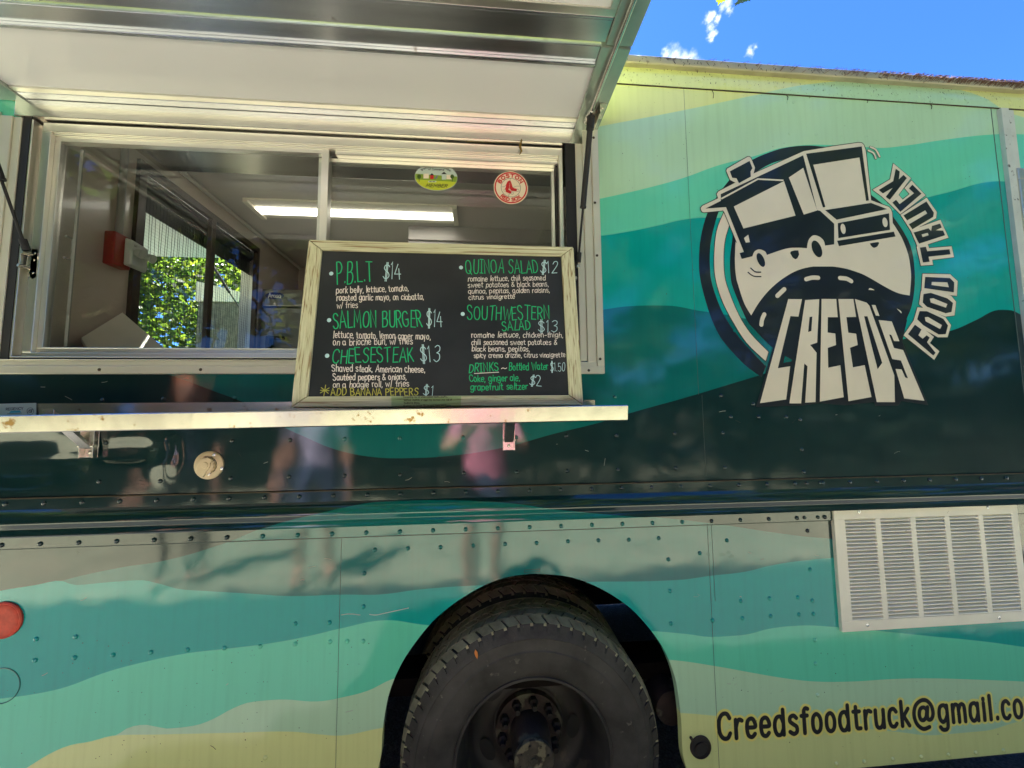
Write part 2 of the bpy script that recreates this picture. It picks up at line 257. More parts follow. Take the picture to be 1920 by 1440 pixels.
# ------------------------------------------------------------------ mesh helpers
class MB:
    def __init__(s): s.v = []; s.f = []; s.m = []
    def add(s, vs, fs, mi=0):
        o = len(s.v); s.v += [Vector(x) for x in vs]
        for f in fs: s.f.append([o + i for i in f]); s.m.append(mi)
        return s
    def box(s, x0, x1, y0, y1, z0, z1, mi=0):
        vs = [(x, y, z) for x in (x0, x1) for y in (y0, y1) for z in (z0, z1)]
        return s.add(vs, [(0, 1, 3, 2), (4, 6, 7, 5), (0, 4, 5, 1), (2, 3, 7, 6), (0, 2, 6, 4), (1, 5, 7, 3)], mi)
    def hexa(s, a, b, mi=0):
        """a, b: two matching quads"""
        return s.add(list(a) + list(b), [(3, 2, 1, 0), (4, 5, 6, 7), (0, 1, 5, 4), (1, 2, 6, 5), (2, 3, 7, 6), (3, 0, 4, 7)], mi)
    def tube(s, pts, r, n=8, mi=0, cap=True):
        pts = [Vector(p) for p in pts]; rs = r if isinstance(r, (list, tuple)) else [r] * len(pts)
        ref = Vector((.3, .2, 1)).normalized(); o = len(s.v)
        for i, p in enumerate(pts):
            t = (pts[min(i + 1, len(pts) - 1)] - pts[max(i - 1, 0)]).normalized()
            a = t.cross(ref)
            if a.length < .05: a = t.cross(Vector((1, 0, 0)))
            a.normalize(); b = t.cross(a)
            for k in range(n):
                w = 2 * math.pi * k / n; s.v.append(p + (a * math.cos(w) + b * math.sin(w)) * rs[i])
        for i in range(len(pts) - 1):
            for k in range(n):
                s.f.append([o + i * n + k, o + i * n + (k + 1) % n, o + (i + 1) * n + (k + 1) % n, o + (i + 1) * n + k]); s.m.append(mi)
        if cap:
            s.f.append([o + k for k in range(n)][::-1]); s.m.append(mi)
            e = o + (len(pts) - 1) * n; s.f.append([e + k for k in range(n)]); s.m.append(mi)
        return s
    def lathe(s, c, prof, n=48, mi=0, axis='y', a0=0, a1=2 * math.pi, mis=None):
        """prof: (radius, distance along the axis)"""
        c = Vector(c); o = len(s.v); full = abs(a1 - a0 - 2 * math.pi) < 1e-6; cols = n if full else n + 1
        for k in range(cols):
            w = a0 + (a1 - a0) * k / n; cw, sw = math.cos(w), math.sin(w)
            for (r, h) in prof:
                if axis == 'y': s.v.append(c + Vector((r * cw, h, r * sw)))
                elif axis == 'z': s.v.append(c + Vector((r * cw, r * sw, h)))
                else: s.v.append(c + Vector((h, r * cw, r * sw)))
        q = len(prof)
        for k in range(n):
            k2 = (k + 1) % cols
            for j in range(q - 1):
                s.f.append([o + k * q + j, o + k * q + j + 1, o + k2 * q + j + 1, o + k2 * q + j]); s.m.append(mis[j] if mis else mi)
        return s
    def dome(s, p, r=.0055, h=.003, mi=0, n=8):
        return s.lathe(p, [(r, .0002), (r * .93, -h * .45), (r * .6, -h * .85), (0.0003, -h)], n, mi)
    def fill(s, pts, mi=0, holes=()):
        """flat polygon (3-D points) filled with triangles"""
        loops = [[Vector(p) for p in pts]] + [[Vector(p) for p in h] for h in holes]
        flat = [p for lp in loops for p in lp]
        tri = geometry.tessellate_polygon(loops)
        return s.add(flat, [list(t) for t in tri], mi)
    def slab(s, pts, off, mi=0):
        """polygon extruded by the vector off"""
        pts = [Vector(p) for p in pts]; off = Vector(off); n = len(pts)
        s.fill([p + off for p in pts], mi); s.fill(pts, mi)
        for i in range(n):
            j = (i + 1) % n; s.add([pts[i], pts[j], pts[j] + off, pts[i] + off], [(0, 1, 2, 3)], mi)
        return s
    def ribbon(s, pts, n, w, h, base=0.0, mi=0, closed=False, rnd=True):
        """a low arched bead of width w along a 3-D polyline lying on a surface of normal n"""
        q = [Vector(pts[0])]
        for p in pts[1:]:
            if (Vector(p) - q[-1]).length > 1e-5: q.append(Vector(p))
        if closed and (q[0] - q[-1]).length < 1e-5: q.pop()
        k = len(q)
        if k < 2: return s
        o = len(s.v); dirs = []
        segs = [(q[(i + 1) % k] - q[i]).normalized() for i in range(k if closed else k - 1)]
        for i in range(k):
            if closed: a, b = segs[i - 1], segs[i]
            else: a, b = segs[max(i - 1, 0)], segs[min(i, k - 2)]
            pa, pb = n.cross(a), n.cross(b); mdir = pa + pb
            if mdir.length < .2: mdir = pa
            mdir.normalize(); sc = 1 / max(.45, mdir.dot(pa)); dirs.append(mdir * sc)
        for p, d in zip(q, dirs):
            s.v += [p + d * w / 2 + n * base, p + n * (base + h), p - d * w / 2 + n * base]
        for i in range(k if closed else k - 1):
            j = (i + 1) % k; a, b = o + i * 3, o + j * 3
            s.f += [[a, a + 1, b + 1, b], [a + 1, a + 2, b + 2, b + 1]]; s.m += [mi, mi]
        if rnd and not closed:
            for e, t in ((0, -segs[0]), (k - 1, segs[-1])):
                pd = n.cross(t); c0 = len(s.v); s.v.append(q[e] + n * (base + h))
                st = 6
                for g in range(st + 1):
                    an = math.pi * g / st; s.v.append(q[e] + (pd * math.cos(an) + t * math.sin(an)) * w / 2 + n * base)
                for g in range(st): s.f.append([c0, c0 + 1 + g, c0 + 2 + g]); s.m.append(mi)
        return s
    def disc(s, c, u, v, mi=0, k=24):
        c, u, v = Vector(c), Vector(u), Vector(v)
        return s.fill([c + u * math.cos(2 * math.pi * i / k) + v * math.sin(2 * math.pi * i / k) for i in range(k)], mi)
    def loose(s, name, mats, parent, **k):
        """one object for every separate piece"""
        r = list(range(len(s.v)))
        def fd(i):
            while r[i] != i: r[i] = r[r[i]]; i = r[i]
            return i
        for f in s.f:
            for i in f[1:]: r[fd(i)] = fd(f[0])
        gr = {}
        for f, mi in zip(s.f, s.m): gr.setdefault(fd(f[0]), []).append((f, mi))
        o_ = []
        for fs in gr.values():
            ids = sorted({i for f, _ in fs for i in f}); mp = {i: j for j, i in enumerate(ids)}; q = MB(); q.v = [s.v[i] for i in ids]; q.f = [[mp[i] for i in f] for f, _ in fs]; q.m = [mi for _, mi in fs]
            o_.append(q.build(name, mats, parent, **k))
        return o_
    def build(s, name, mats, parent=None, smooth=False, bevel=0, label=None, origin=None):
        me = bpy.data.meshes.new(name)
        og = Vector(origin) if origin is not None else Vector((0, 0, 0))
        me.from_pydata([tuple(p - og) for p in s.v], [], s.f)
        mats = mats if isinstance(mats, (list, tuple)) else [mats]
        for a in mats: me.materials.append(a)
        me.polygons.foreach_set('material_index', s.m); me.update()
        bm = bmesh.new(); bm.from_mesh(me)
        if len(bm.faces) < 60000: bmesh.ops.recalc_face_normals(bm, faces=bm.faces)
        if smooth:
            for f in bm.faces: f.smooth = True
            for e in bm.edges:
                if len(e.link_faces) == 2 and e.calc_face_angle(0) > R(38): e.smooth = False
        bm.to_mesh(me); bm.free()
        o = bpy.data.objects.new(name, me); S.collection.objects.link(o); o.location = og
        if parent is not None:
            o.parent = parent; o.matrix_parent_inverse = Matrix.Translation(-wloc(parent))
        if bevel:
            b = o.modifiers.new('bevel', 'BEVEL'); b.width = bevel; b.segments = 2; b.limit_method = 'ANGLE'; b.angle_limit = R(40); b.harden_normals = False
        if label: o['label'] = label
        return o
def wloc(o): return Vector(o.location)
def thing(name, label, cat, loc=(0, 0, 0), group=None):
    o = bpy.data.objects.new(name, None); S.collection.objects.link(o); o.location = loc; o.empty_display_size = .1
    o['label'] = label; o['category'] = cat
    if group: o['group'] = group
    return o
def tag(o, label, cat, group=None):
    o['label'] = label; o['category'] = cat
    if group: o['group'] = group
    return o
def structure(o, kind='structure'): o['kind'] = kind; return o

# ------------------------------------------------------------------ single-stroke lettering
G = {
'a':"48:~40,50 28,63 10,58 3,36 5,12 17,0 31,7 40,25;41,62 41,0", 'b':"50:5,100 5,0;~5,38 16,60 32,62 43,45 43,18 32,1 16,2 5,22", 'c':"43:~38,52 26,63 10,56 4,31 10,6 26,0 38,10",
'd':"49:42,100 42,0;~42,40 31,62 14,60 4,42 4,18 14,1 30,2 42,22", 'e':"46:~5,33 40,34 36,55 24,63 9,55 4,32 9,7 25,0 38,10", 'f':"32:~32,95 22,99 15,88 14,70 14,0;2,60 28,60",
'g':"49:~41,50 29,63 11,58 4,38 6,16 18,4 31,10 41,26;~42,62 42,-8 34,-26 16,-27 5,-16", 'h':"46:5,100 5,0;~5,40 16,60 30,62 38,50 39,0", 'i':"15:7,62 7,0;7,80 7,86",
'j':"20:~12,62 12,-12 4,-26;12,80 12,86", 'k':"41:5,100 5,0;36,60 6,26;14,34 38,0", 'l':"15:7,100 7,0", 'm':"70:5,62 5,0;~5,42 14,60 25,62 33,50 34,0;~34,42 43,60 54,62 62,50 63,0",
'n':"46:5,62 5,0;~5,40 16,60 30,62 38,50 39,0", 'o':"46:~22,63 8,53 4,31 8,9 22,0 36,9 41,31 36,53 22,63", 'p':"49:5,62 5,-28;~5,38 16,60 32,62 43,45 43,18 32,1 16,2 5,22",
'q':"49:42,62 42,-28;~42,40 31,62 14,60 4,42 4,18 14,1 30,2 42,22", 'r':"33:5,62 5,0;~5,36 13,56 22,62 32,58", 's':"41:~36,54 24,63 9,58 7,44 20,34 35,24 36,8 22,0 5,8",
't':"35:~14,88 14,20 18,4 32,3;2,62 30,62", 'u':"47:~5,62 5,20 10,3 24,0 36,12 40,30;41,62 41,0", 'v':"43:3,62 21,0 39,62", 'w':"63:3,62 16,0 30,50 44,0 58,62", 'x':"41:4,62 37,0;37,62 4,0",
'y':"45:3,62 22,4;40,62 14,-28", 'z':"42:4,62 37,62 4,0 38,0", 'é':"46:~5,33 40,34 36,55 24,63 9,55 4,32 9,7 25,0 38,10;20,78 34,94",
'A':"61:3,0 30,100 57,0;13,34 47,34", 'B':"55:6,0 6,100;~6,100 34,98 44,80 34,56 6,53;~6,53 38,50 50,28 38,3 6,0", 'C':"57:~52,80 40,98 20,96 6,72 6,28 20,4 40,2 52,20",
'D':"59:7,0 7,100;~7,100 30,97 48,76 52,50 48,24 30,3 7,0", 'E':"50:46,100 7,100 7,0 46,0;7,52 40,52", 'F':"48:44,100 7,100 7,0;7,52 38,52", 'G':"60:~52,82 40,98 20,96 6,72 6,28 20,4 38,2 53,16;53,16 53,46 34,46",
'H':"59:7,0 7,100;51,0 51,100;7,52 51,52", 'I':"42:21,0 21,100;6,100 36,100;6,0 36,0", 'K':"54:7,0 7,100;48,100 8,42;20,56 50,0", 'L':"47:7,100 7,0 44,0", 'M':"72:6,0 12,100 35,30 58,100 64,0",
'N':"60:7,0 7,100 52,0 52,100", 'O':"63:~31,100 12,88 5,50 12,12 31,0 50,12 57,50 50,88 31,100", 'P':"53:7,0 7,100;~7,100 34,98 48,76 34,52 7,48",
'Q':"66:~31,100 12,88 5,50 12,12 31,0 50,12 57,50 50,88 31,100;36,26 60,-6", 'R':"55:7,0 7,100;~7,100 34,98 48,76 34,52 7,48;24,48 50,0", 'S':"53:~46,84 34,99 14,96 7,76 18,58 38,46 47,24 36,3 16,1 4,16",
'T':"56:3,100 53,100;28,100 28,0", 'U':"59:~7,100 7,30 16,4 30,0 44,4 52,30 52,100", 'V':"58:3,100 29,0 55,100", 'W':"80:3,100 22,0 40,80 58,0 77,100", 'X':"56:4,100 52,0;52,100 4,0", 'Y':"56:4,100 28,52 52,100;28,52 28,0",
'1':"27:4,84 14,100 14,0", '2':"52:~6,78 14,96 32,100 44,84 38,58 6,2;6,2 48,2", '3':"50:~6,88 22,100 40,92 40,68 22,54;~22,54 42,46 45,18 26,0 6,10", '4':"54:34,100 4,34 50,34;38,70 38,0",
'5':"50:42,100 12,100 9,56;~9,56 26,64 44,50 44,18 26,0 6,10", '0':"52:~25,100 10,86 5,50 10,14 25,0 40,14 45,50 40,86 25,100", '9':"50:~42,66 26,50 8,58 6,82 24,100 42,88 42,50 30,0",
'$':"54:~46,84 34,95 14,92 7,74 18,58 38,46 47,26 36,8 16,6 4,18;22,112 22,-12;31,112 31,-12", '.':"16:8,2 8,7", ',':"16:9,5 4,-14", '/':"34:32,104 4,-6", '&':"60:~54,2 20,66 20,88 34,96 42,80 12,40 8,14 22,0 40,10 52,34",
'*':"60:28,100 28,0;4,75 52,25;4,25 52,75;2,50 54,50", '~':"54:~4,44 14,58 26,50 38,40 50,56", '-':"36:4,34 32,34", "'":"14:7,100 6,78", '%':"60:~14,100 4,84 14,66 24,84 14,100;50,100 8,0;~44,36 34,18 44,0 54,18 44,36", '•':"30:12,34 18,34",
'@':"106:~68,60 54,70 38,64 31,42 36,22 50,18 63,32 69,60;~73,70 68,32 74,18 88,22 97,44 91,76 70,98 42,98 16,78 6,42 16,4 44,-18 74,-12", ' ':"30:",
}
def catmull(p, k=5):
    if len(p) < 3: return p
    closed = (Vector(p[0]) - Vector(p[-1])).length < 1e-6
    o = []
    for i in range(len(p) - 1):
        a = p[i - 1] if i else (p[-2] if closed else p[0]); b, c = p[i], p[i + 1]; d = p[i + 2] if i + 2 < len(p) else (p[1] if closed else p[-1])
        for j in range(k):
            t = j / k
            o.append(tuple(.5 * (2 * b[q] + (c[q] - a[q]) * t + (2 * a[q] - 5 * b[q] + 4 * c[q] - d[q]) * t * t + (-a[q] + 3 * b[q] - 3 * c[q] + d[q]) * t ** 3) for q in (0, 1)))
    o.append(p[-1]); return o
GC = {}
for ch, sdef in G.items():
    w_, rest = sdef.split(':'); st = []
    for q in rest.split(';'):
        if not q: continue
        sm = q[0] == '~'; pts = [tuple(float(z) for z in a.split(',')) for a in q.lstrip('~').split()]
        st.append(catmull(pts) if sm else pts)
    GC[ch] = (float(w_), st)
def tall(c, b):
    if not c.islower(): return b
    return b * 1.16 if 0 < b <= 63 else (73 + (b - 63) * .73 if b > 63 else b)
def text(mb, txt, A, B, U, n, w, h, base, mi=0, track=6, jit=0.0, rnd=True, slant=0.0, din=False):
    """write txt along the baseline A-B; U is the vector of a capital's height"""
    A, B, U = Vector(A), Vector(B), Vector(U)
    tot = sum(GC[c][0] + track for c in txt) - track
    x = 0
    for c in txt:
        gw, st = GC[c]
        jx, jy, js = random.uniform(-2, 2) * jit, random.uniform(-4, 4) * jit, 1 + random.uniform(-.07, .07) * jit
        sl = random.uniform(-.10, .12) * jit; ro = random.uniform(-.09, .09) * jit
        for q in st:
            mb.ribbon([A + (B - A) * ((x + jx + a * 1.0 + (slant + sl) * b) / tot) + U * (ro * (a - gw / 2) / 100) + U * (((tall(c, b) if din else b) * js + jy) / 100) for a, b in q], n, w, h, base, mi, rnd=rnd)
        x += gw + track
    return mb
WN = Vector((0, -1, 0))
def arc_text(mb, txt, c, ux, uz, rx, rz, a0, a1, hgt, n, w, base, mi=0, inward=False):
    """letters round an ellipse: angles in degrees measured from +ux"""
    tot = sum(GC[k][0] + 8 for k in txt); x = 0; c = Vector(c)
    for k in txt:
        gw, st = GC[k]; am = R(a0 + (a1 - a0) * (x + gw / 2) / tot)
        rad = (ux * math.cos(am) * rx + uz * math.sin(am) * rz); tang = (-ux * math.sin(am) * rx + uz * math.cos(am) * rz).normalized()
        per = (R(abs(a1 - a0)) * (rx + rz) / 2) / tot
        if a1 < a0: tang = -tang
        upv = tang.cross(n) * -1
        if upv.dot(uz) < 0 and not inward: upv = -upv
        if inward: upv = -rad.normalized()
        for q in st:
            mb.ribbon([c + rad + tang * ((a - gw / 2) * per) + upv * (b / 100 * hgt) for a, b in q], n, w, w * .05, base, mi)
        x += gw + 8
    return mb

# ------------------------------------------------------------------ ground
GZ = 0.046
E0 = 900
gm = MB(); gm.add([(-E0, -E0, GZ), (E0, -E0, GZ), (E0, E0, GZ), (-E0, E0, GZ)], [(0, 1, 2, 3)])
structure(gm.build('ground', M['asphalt']))
lm = MB(); lm.add([(-60, -70, GZ + .012), (60, -70, GZ + .012), (60, -2.15, GZ + .012), (20, -2.1, GZ + .012), (3, -2.25, GZ + .012), (-3, -2.1, GZ + .012), (-20, -2.2, GZ + .012), (-60, -2.15, GZ + .012)], [tuple(range(8))])
structure(lm.build('lawn', M['lawn']))
lm = MB(); lm.add([(-70, -1.9, GZ + .012), (-3.4, -1.9, GZ + .012), (-3.0, 2.2, GZ + .012), (-3.4, 60, GZ + .012), (-70, 60, GZ + .012)], [(0, 1, 2, 3, 4)])
structure(lm.build('lawn', M['lawn']))

# ------------------------------------------------------------------ food truck
XL, XC, XF = -1.38, 1.80, 2.60              # rear corner, corner post, front end of what is built
ZB, ZR0, ZR1, ZS = 0.373, 1.080, 1.207, 2.467   # bottom edge, rub rail bottom / top, roof seam
YF = 1.76
truck = thing('food_truck', 'teal and mint wave-painted food truck with open serving window and round logo', 'food truck', (0.35, 0.9, GZ))
T = truck
def grid(mb, x0, x1, z0, z1, sx, sz, fn=None, y=0.0):
    nx, nz = max(1, round((x1 - x0) / sx)), max(1, round((z1 - z0) / sz)); o = len(mb.v)
    for i in range(nx + 1):
        for j in range(nz + 1):
            x, z = x0 + (x1 - x0) * i / nx, z0 + (z1 - z0) * j / nz
            mb.v.append(Vector((x, y + (fn(x, z) if fn else 0), z)))
    for i in range(nx):
        for j in range(nz):
            a = o + i * (nz + 1) + j; mb.f.append([a, a + nz + 1, a + nz + 2, a + 1]); mb.m.append(0)
def dent(x, z):
    """pushed-in pockets and creases round the rear shelf bracket"""
    def pocket(px, py, rx, ry, d, e=2.0):
        c = P(px, py); sx, sz = rx * DIST / FPX, ry * DIST / FPX
        q = abs((x - c.x) / sx) ** e + abs((z - c.z) / sz) ** e
        return d * math.exp(-q ** 1.5) if q < 6 else 0
    v = pocket(28, 858, 78, 46, .010, 2.6) + pocket(132, 868, 26, 34, .006) + pocket(240, 846, 70, 18, .005) - pocket(308, 852, 22, 36, .006)
    v += pocket(170, 862, 150, 3.2, .002)
    edge = min(1, (z - ZR1) / .02, (1.56 - z) / .02); return v * max(0, edge)
WX0, WX1, WZ0, WZ1 = -1.275, 0.305, 1.56, 2.285
pn = MB()
grid(pn, XL, -.75, ZR1 - .012, WZ0, .0075, .0075, dent)
grid(pn, -.75, XC, ZR1 - .012, WZ0, .08, .06)
grid(pn, WX1, XC, WZ0, ZS, .08, .06); grid(pn, XL, WX1, WZ1, ZS, .08, .06); grid(pn, XL, WX0, WZ0, WZ1, .08, .06)
RV_UP = [(193,750),(307,748),(440,747),(197,830),(435,827),(544,825),(646,823),(750,822),(868,820),(968,820),(1062,817),(1156,817),(1265,813),(646,892),(750,890),(870,887),(969,885),(1063,883),(1158,881),(1267,878),(186,903),(301,902),(433,897),(542,894),
 (1352,742),(1370,782),(1422,782),(1474,782),(1500,787),(1355,812),(1503,843),(1359,877),(1507,885),(1153,744),(1412,758)]
RV_FAINT = [(1483,172),(1527,177),(1573,182),(1617,185),(1660,188),(1477,192),(1488,192),(1480,250),(1531,253),(1577,255),(1625,257),(1670,260),(1713,261),(1444,424),(1377,620),(1488,626),(1398,463),(1450,463)]
for q in RV_UP: pn.dome(P(*q) + Vector((0, dent(P(*q).x, P(*q).z), 0)), .0062, .0042)
for q in RV_FAINT: pn.dome(P(*q), .0055, .0012)
M['scuff'] = mat('pale_scuff', (.34, .36, .32), .6); M['nick'] = mat('dark_nick', (.02, .02, .018), .7)
rs_ = random.Random(11)
def scuffs(mb, n, xr, yr, off=0):
    for _ in range(n):
        px, py = rs_.uniform(*xr), rs_.uniform(*yr); c_ = P(px, py); a = rs_.gauss(0, .5); l_ = rs_.uniform(.003, .022); dv = Vector((math.cos(a), 0, math.sin(a)))
        y = dent(c_.x, c_.z) if off else 0
        mb.ribbon([c_ + Vector((0, y, 0)), c_ + dv * l_ * .5 + Vector((0, y, rs_.uniform(-.002, .002))), c_ + dv * l_ + Vector((0, y, 0))], WN, rs_.uniform(.0005, .0013), .0001, .0005, rs_.choice((1, 1, 2)))
def flecks(mb, n, xr, yr):
    for _ in range(n):
        c_ = P(rs_.uniform(*xr), rs_.uniform(*yr)); r_ = rs_.uniform(.0005, .0014)
        mb.fill([c_ + Vector((r_ * math.cos(k * 1.05) * rs_.uniform(.6, 1.4), -.0005, r_ * math.sin(k * 1.05) * rs_.uniform(.6, 1.6))) for k in range(6)], 2)
scuffs(pn, 14, (420, 1300), (800, 905)); scuffs(pn, 5, (20, 540), (705, 745)); scuffs(pn, 6, (1330, 1860), (770, 900)); flecks(pn, 60, (1160, 1840), (215, 420)); flecks(pn, 40, (1140, 1860), (420, 700))
pn.build('side_panel', [M['vinyl'], M['scuff'], M['nick']], T, smooth=True)
# lower panel with the wheel arch
ARCH = [(708,1447),(714,1420),(716,1400),(717,1377),(722,1337),(732,1293),(750,1250),(773,1213),(807,1170),(840,1140),(890,1107),(940,1085),(990,1076.5),(1023,1076.5),(1073,1083),(1123,1102),(1173,1133),(1207,1166),(1240,1210),(1260,1253),(1270,1293),(1277,1350),(1279,1395),(1281,1417),(1286,1437),(1294,1456)]
arch = [P(*q) for q in ARCH]
arch2 = [Vector((a[0], 0, a[1])) for a in catmull([(q.x, q.z) for q in arch], 5)]
arch2[0].z = ZB; arch2[-1].z = ZB
lo = MB()
ring = [Vector((XL, 0, ZB))] + arch2 + [Vector((XF, 0, ZB)), Vector((XF, 0, ZR0 + .006)), Vector((XL, 0, ZR0 + .006))]
lo.fill(ring)
for a, b in zip(arch2, arch2[1:]): lo.add([a, b, b + Vector((0, .022, 0)), a + Vector((0, .022, 0))], [(0, 1, 2, 3)])
lo.add([(XL, 0, ZB), (arch2[0].x, 0, ZB), (arch2[0].x, .03, ZB), (XL, .03, ZB)], [(0, 1, 2, 3)]); lo.add([(arch2[-1].x, 0, ZB), (XF, 0, ZB), (XF, .03, ZB), (arch2[-1].x, .03, ZB)], [(0, 1, 2, 3)])
RV_LO = [(703,1031),(765,1028),(826,1026),(887,1023),(947,1020),(1006,1018),(1065,1015),(1122,1013),(1179,1012),(1235,1009),(683,1075),(1253,1049),(1256,1108),(1258,1169),(682,1137),(651,1202),(681,1202),
 (68,1198),(142,1194),(66,1238),(140,1233),(212,1228),(283,1223),(352,1218),(421,1215),(488,1212),(554,1207),(619,1203),(554,1169),(618,1167),(498,1420),
 (1363,1013),(1312,1037),(1514,995),(1519,1068),(1389,1127),(1443,1122),(1496,1120),(1523,1126),(1336,1163),(1392,1159),(1445,1155),(1498,1152),(1525,1151),(1528,1200),(1529,1244),(1533,1303),(1568,1432),(1620,1428),(1674,1423),(1727,1419),(1778,1415),(1829,1411),(1881,1407)]
for q in RV_LO: lo.dome(P(*q), .0062, .0042)
scuffs(lo, 9, (20, 690), (1020, 1400)); scuffs(lo, 9, (1290, 1540), (1010, 1400)); flecks(lo, 90, (10, 700), (1200, 1430)); flecks(lo, 50, (1300, 1900), (1210, 1400))
lo.build('lower_panel', [M['vinyl'], M['scuff'], M['nick']], T, smooth=True)
# rub rail
prof = [(0, 1.2085), (-.005, 1.2075), (-.0055, 1.178), (-.0070, 1.1762), (-.0140, 1.164), (-.019, 1.152), (-.0203, 1.1465), (-.0198, 1.1425), (-.0176, 1.1325), (-.0174, 1.1305), (-.0185, 1.128), (-.0213, 1.1205), (-.0218, 1.1155), (-.0195, 1.1122), (-.0055, 1.1105), (-.005, 1.0815), (0, 1.0805)]
rr = MB(); xs = [XL + (XF - XL) * i / 40 for i in range(41)]
for x in xs:
    for y, z in prof: rr.v.append(Vector((x, y - .0006 * math.sin(x * 3.1) - .0004 * math.sin(x * 11), z)))
k = len(prof)
for i in range(40):
    for j in range(k - 1): rr.f.append([i * k + j, i * k + j + 1, (i + 1) * k + j + 1, (i + 1) * k + j]); rr.m.append(0)
for i in range(40):
    x = -1.307 + i * .0905
    if x < XF:
        rr.dome((x + .001, -.0055, 1.1935), .0063, .0044); rr.dome((x, -.0055, 1.0915), .0063, .0044)
for px in (1509.5, 1534.6): rr.dome((P(px, 905).x, -.0055, 1.1935), .0055, .0034); rr.dome((P(px - 4, 967).x, -.0055, 1.0915), .0055, .0034)
rr.build('rub_rail', M['vinyl'], T, smooth=True)
# seams and dirt lines
sm = MB()
for a, b in [((1281.5, 157), (1316, 740)), ((1316, 740), (1322, 893))]:
    A, B = P(*a), P(*b); sm.box(A.x - .0003, A.x + .0003, -.0007, .001, B.z, A.z)
sm.box(.6732, .6741, -.0007, .001, ZB, ZR0); sm.box(.686, .6869, -.0007, .001, .86, ZR0)
sm.box(-.3793, -.3785, -.0007, .001, ZB, ZR0); sm.box(1.789, 1.7912, -.0009, .001, ZR1, ZS)
sm.box(XL, XF, -.0008, .001, ZR0 - .0022, ZR0 + .0004)
sm.loose('panel_seam', M['seamlight'], T)
sm = MB(); sm.box(XL, XF, -.0035, .001, ZS - .0012, ZS + .0014); sm.box(XL, XF, -.0068, -.003, 1.2055, 1.2085)
for x, l in [(1.02, .02), (1.31, .012), (.76, .03), (1.55, .02), (1.1, .008)]: sm.tube([(x, -.003, ZS), (x + .006, -.004, ZS - l * .5), (x + .004, -.003, ZS - l)], .001, 5)
sm.loose('body_seam', M['seam'], T)
# roof edge, gutter, roof
re_ = MB()
def extr(mb, pr, x0, x1, mi=0, cap=False):
    o = len(mb.v); n = len(pr)
    for x in (x0, x1):
        for y, z in pr: mb.v.append(Vector((x, y, z)))
    for j in range(n - 1): mb.f.append([o + j, o + j + 1, o + n + j + 1, o + n + j]); mb.m.append(mi)
    if cap: mb.f.append([o + j for j in range(n)]); mb.m.append(mi); mb.f.append([o + n + j for j in range(n)]); mb.m.append(mi)
extr(re_, [(0, ZS), (-.003, ZS + .002), (-.004, ZS + .03), (-.001, ZS + .052), (.004, ZS + .066)], XL, XF)
for i in range(18): re_.dome((.72 + i * .088, -.004, ZS + .024 + .0), .005, .0012)
rs2 = random.Random(21)
for _ in range(110):
    x = rs2.uniform(.45, 1.85); z = ZS + rs2.random() ** .6 * .060; re_.ribbon([(x, -.0048, z), (x + rs2.uniform(-.002, .002), -.0048, z - rs2.uniform(.001, .006))], WN, rs2.uniform(.0007, .002), .0002, .0004, 1)
re_.build('roof_edge', [M['vinyl'], M['nick']], T, smooth=True)
gt = MB(); extr(gt, [(.004, ZS + .0655), (-.013, ZS + .064), (-.016, ZS + .067), (-.016, ZS + .088), (-.012, ZS + .0935), (.02, ZS + .0945), (.03, ZS + .08), (.004, ZS + .0655)], XL, XF, cap=True)
for _ in range(90):
    x = rs2.uniform(.45, 2.0); z = ZS + rs2.uniform(.068, .088); gt.ribbon([(x, -.0162, z), (x + rs2.uniform(-.004, .006), -.0162, z - rs2.uniform(.001, .008))], WN, rs2.uniform(.0008, .0024), .0002, .0003, 1)
gt.build('gutter', [M['gutter'], M['nick']], T, smooth=True)
rf = MB(); extr(rf, [(.012, ZS + .088), (.10, ZS + .115), (.45, ZS + .16), (.88, ZS + .175), (1.31, ZS + .16), (1.66, ZS + .115), (YF, ZS + .07)], XL, XF); rf.build('roof', M['white_paint'], T, smooth=True)
# corner post, cab with its window
cp = MB(); cp.box(1.812, 1.842, -.012, .004, ZR1 + .002, ZS - .006); cp.box(1.842, 1.872, -.005, .004, ZR1 + .002, ZS - .006); cp.box(1.812, 1.8145, -.0125, -.011, ZR1 + .01, ZS - .01)
for i in range(26): cp.dome((1.826 + random.uniform(-.008, .008), -.012, 2.44 - i * .046 + random.uniform(-.012, .012)), .0025, .001)
cp.build('corner_post', M['post'], T, bevel=.003)
cb_ = MB(); grid(cb_, XC, XF, ZR1 - .012, 1.55, .1, .1); grid(cb_, XC, XF, 2.243, ZS, .1, .1); grid(cb_, XC, 1.852, 1.55, 2.243, .1, .1); grid(cb_, 2.30, XF, 1.55, 2.243, .1, .1)
cb_.build('cab_side', M['vinyl'], T)
cw = MB(); cw.box(1.852, 2.30, -.012, .012, 2.203, 2.243); cw.box(1.852, 1.874, -.012, .012, 1.55, 2.203); cw.box(2.278, 2.30, -.012, .012, 1.55, 2.203); cw.box(1.874, 2.278, -.012, .012, 1.55, 1.57)
cwf = cw.build('cab_window', M['alu_white'], T, bevel=.003)
fcp = MB(); fcp.box(XF, XF + .003, 0, YF, ZB, 2.53); fcp.build('front_skin', M['vinyl'], T)
g = MB(); g.box(1.874, 2.278, .001, .005, 1.57, 2.203); g.build('pane', M['glass'], cwf)

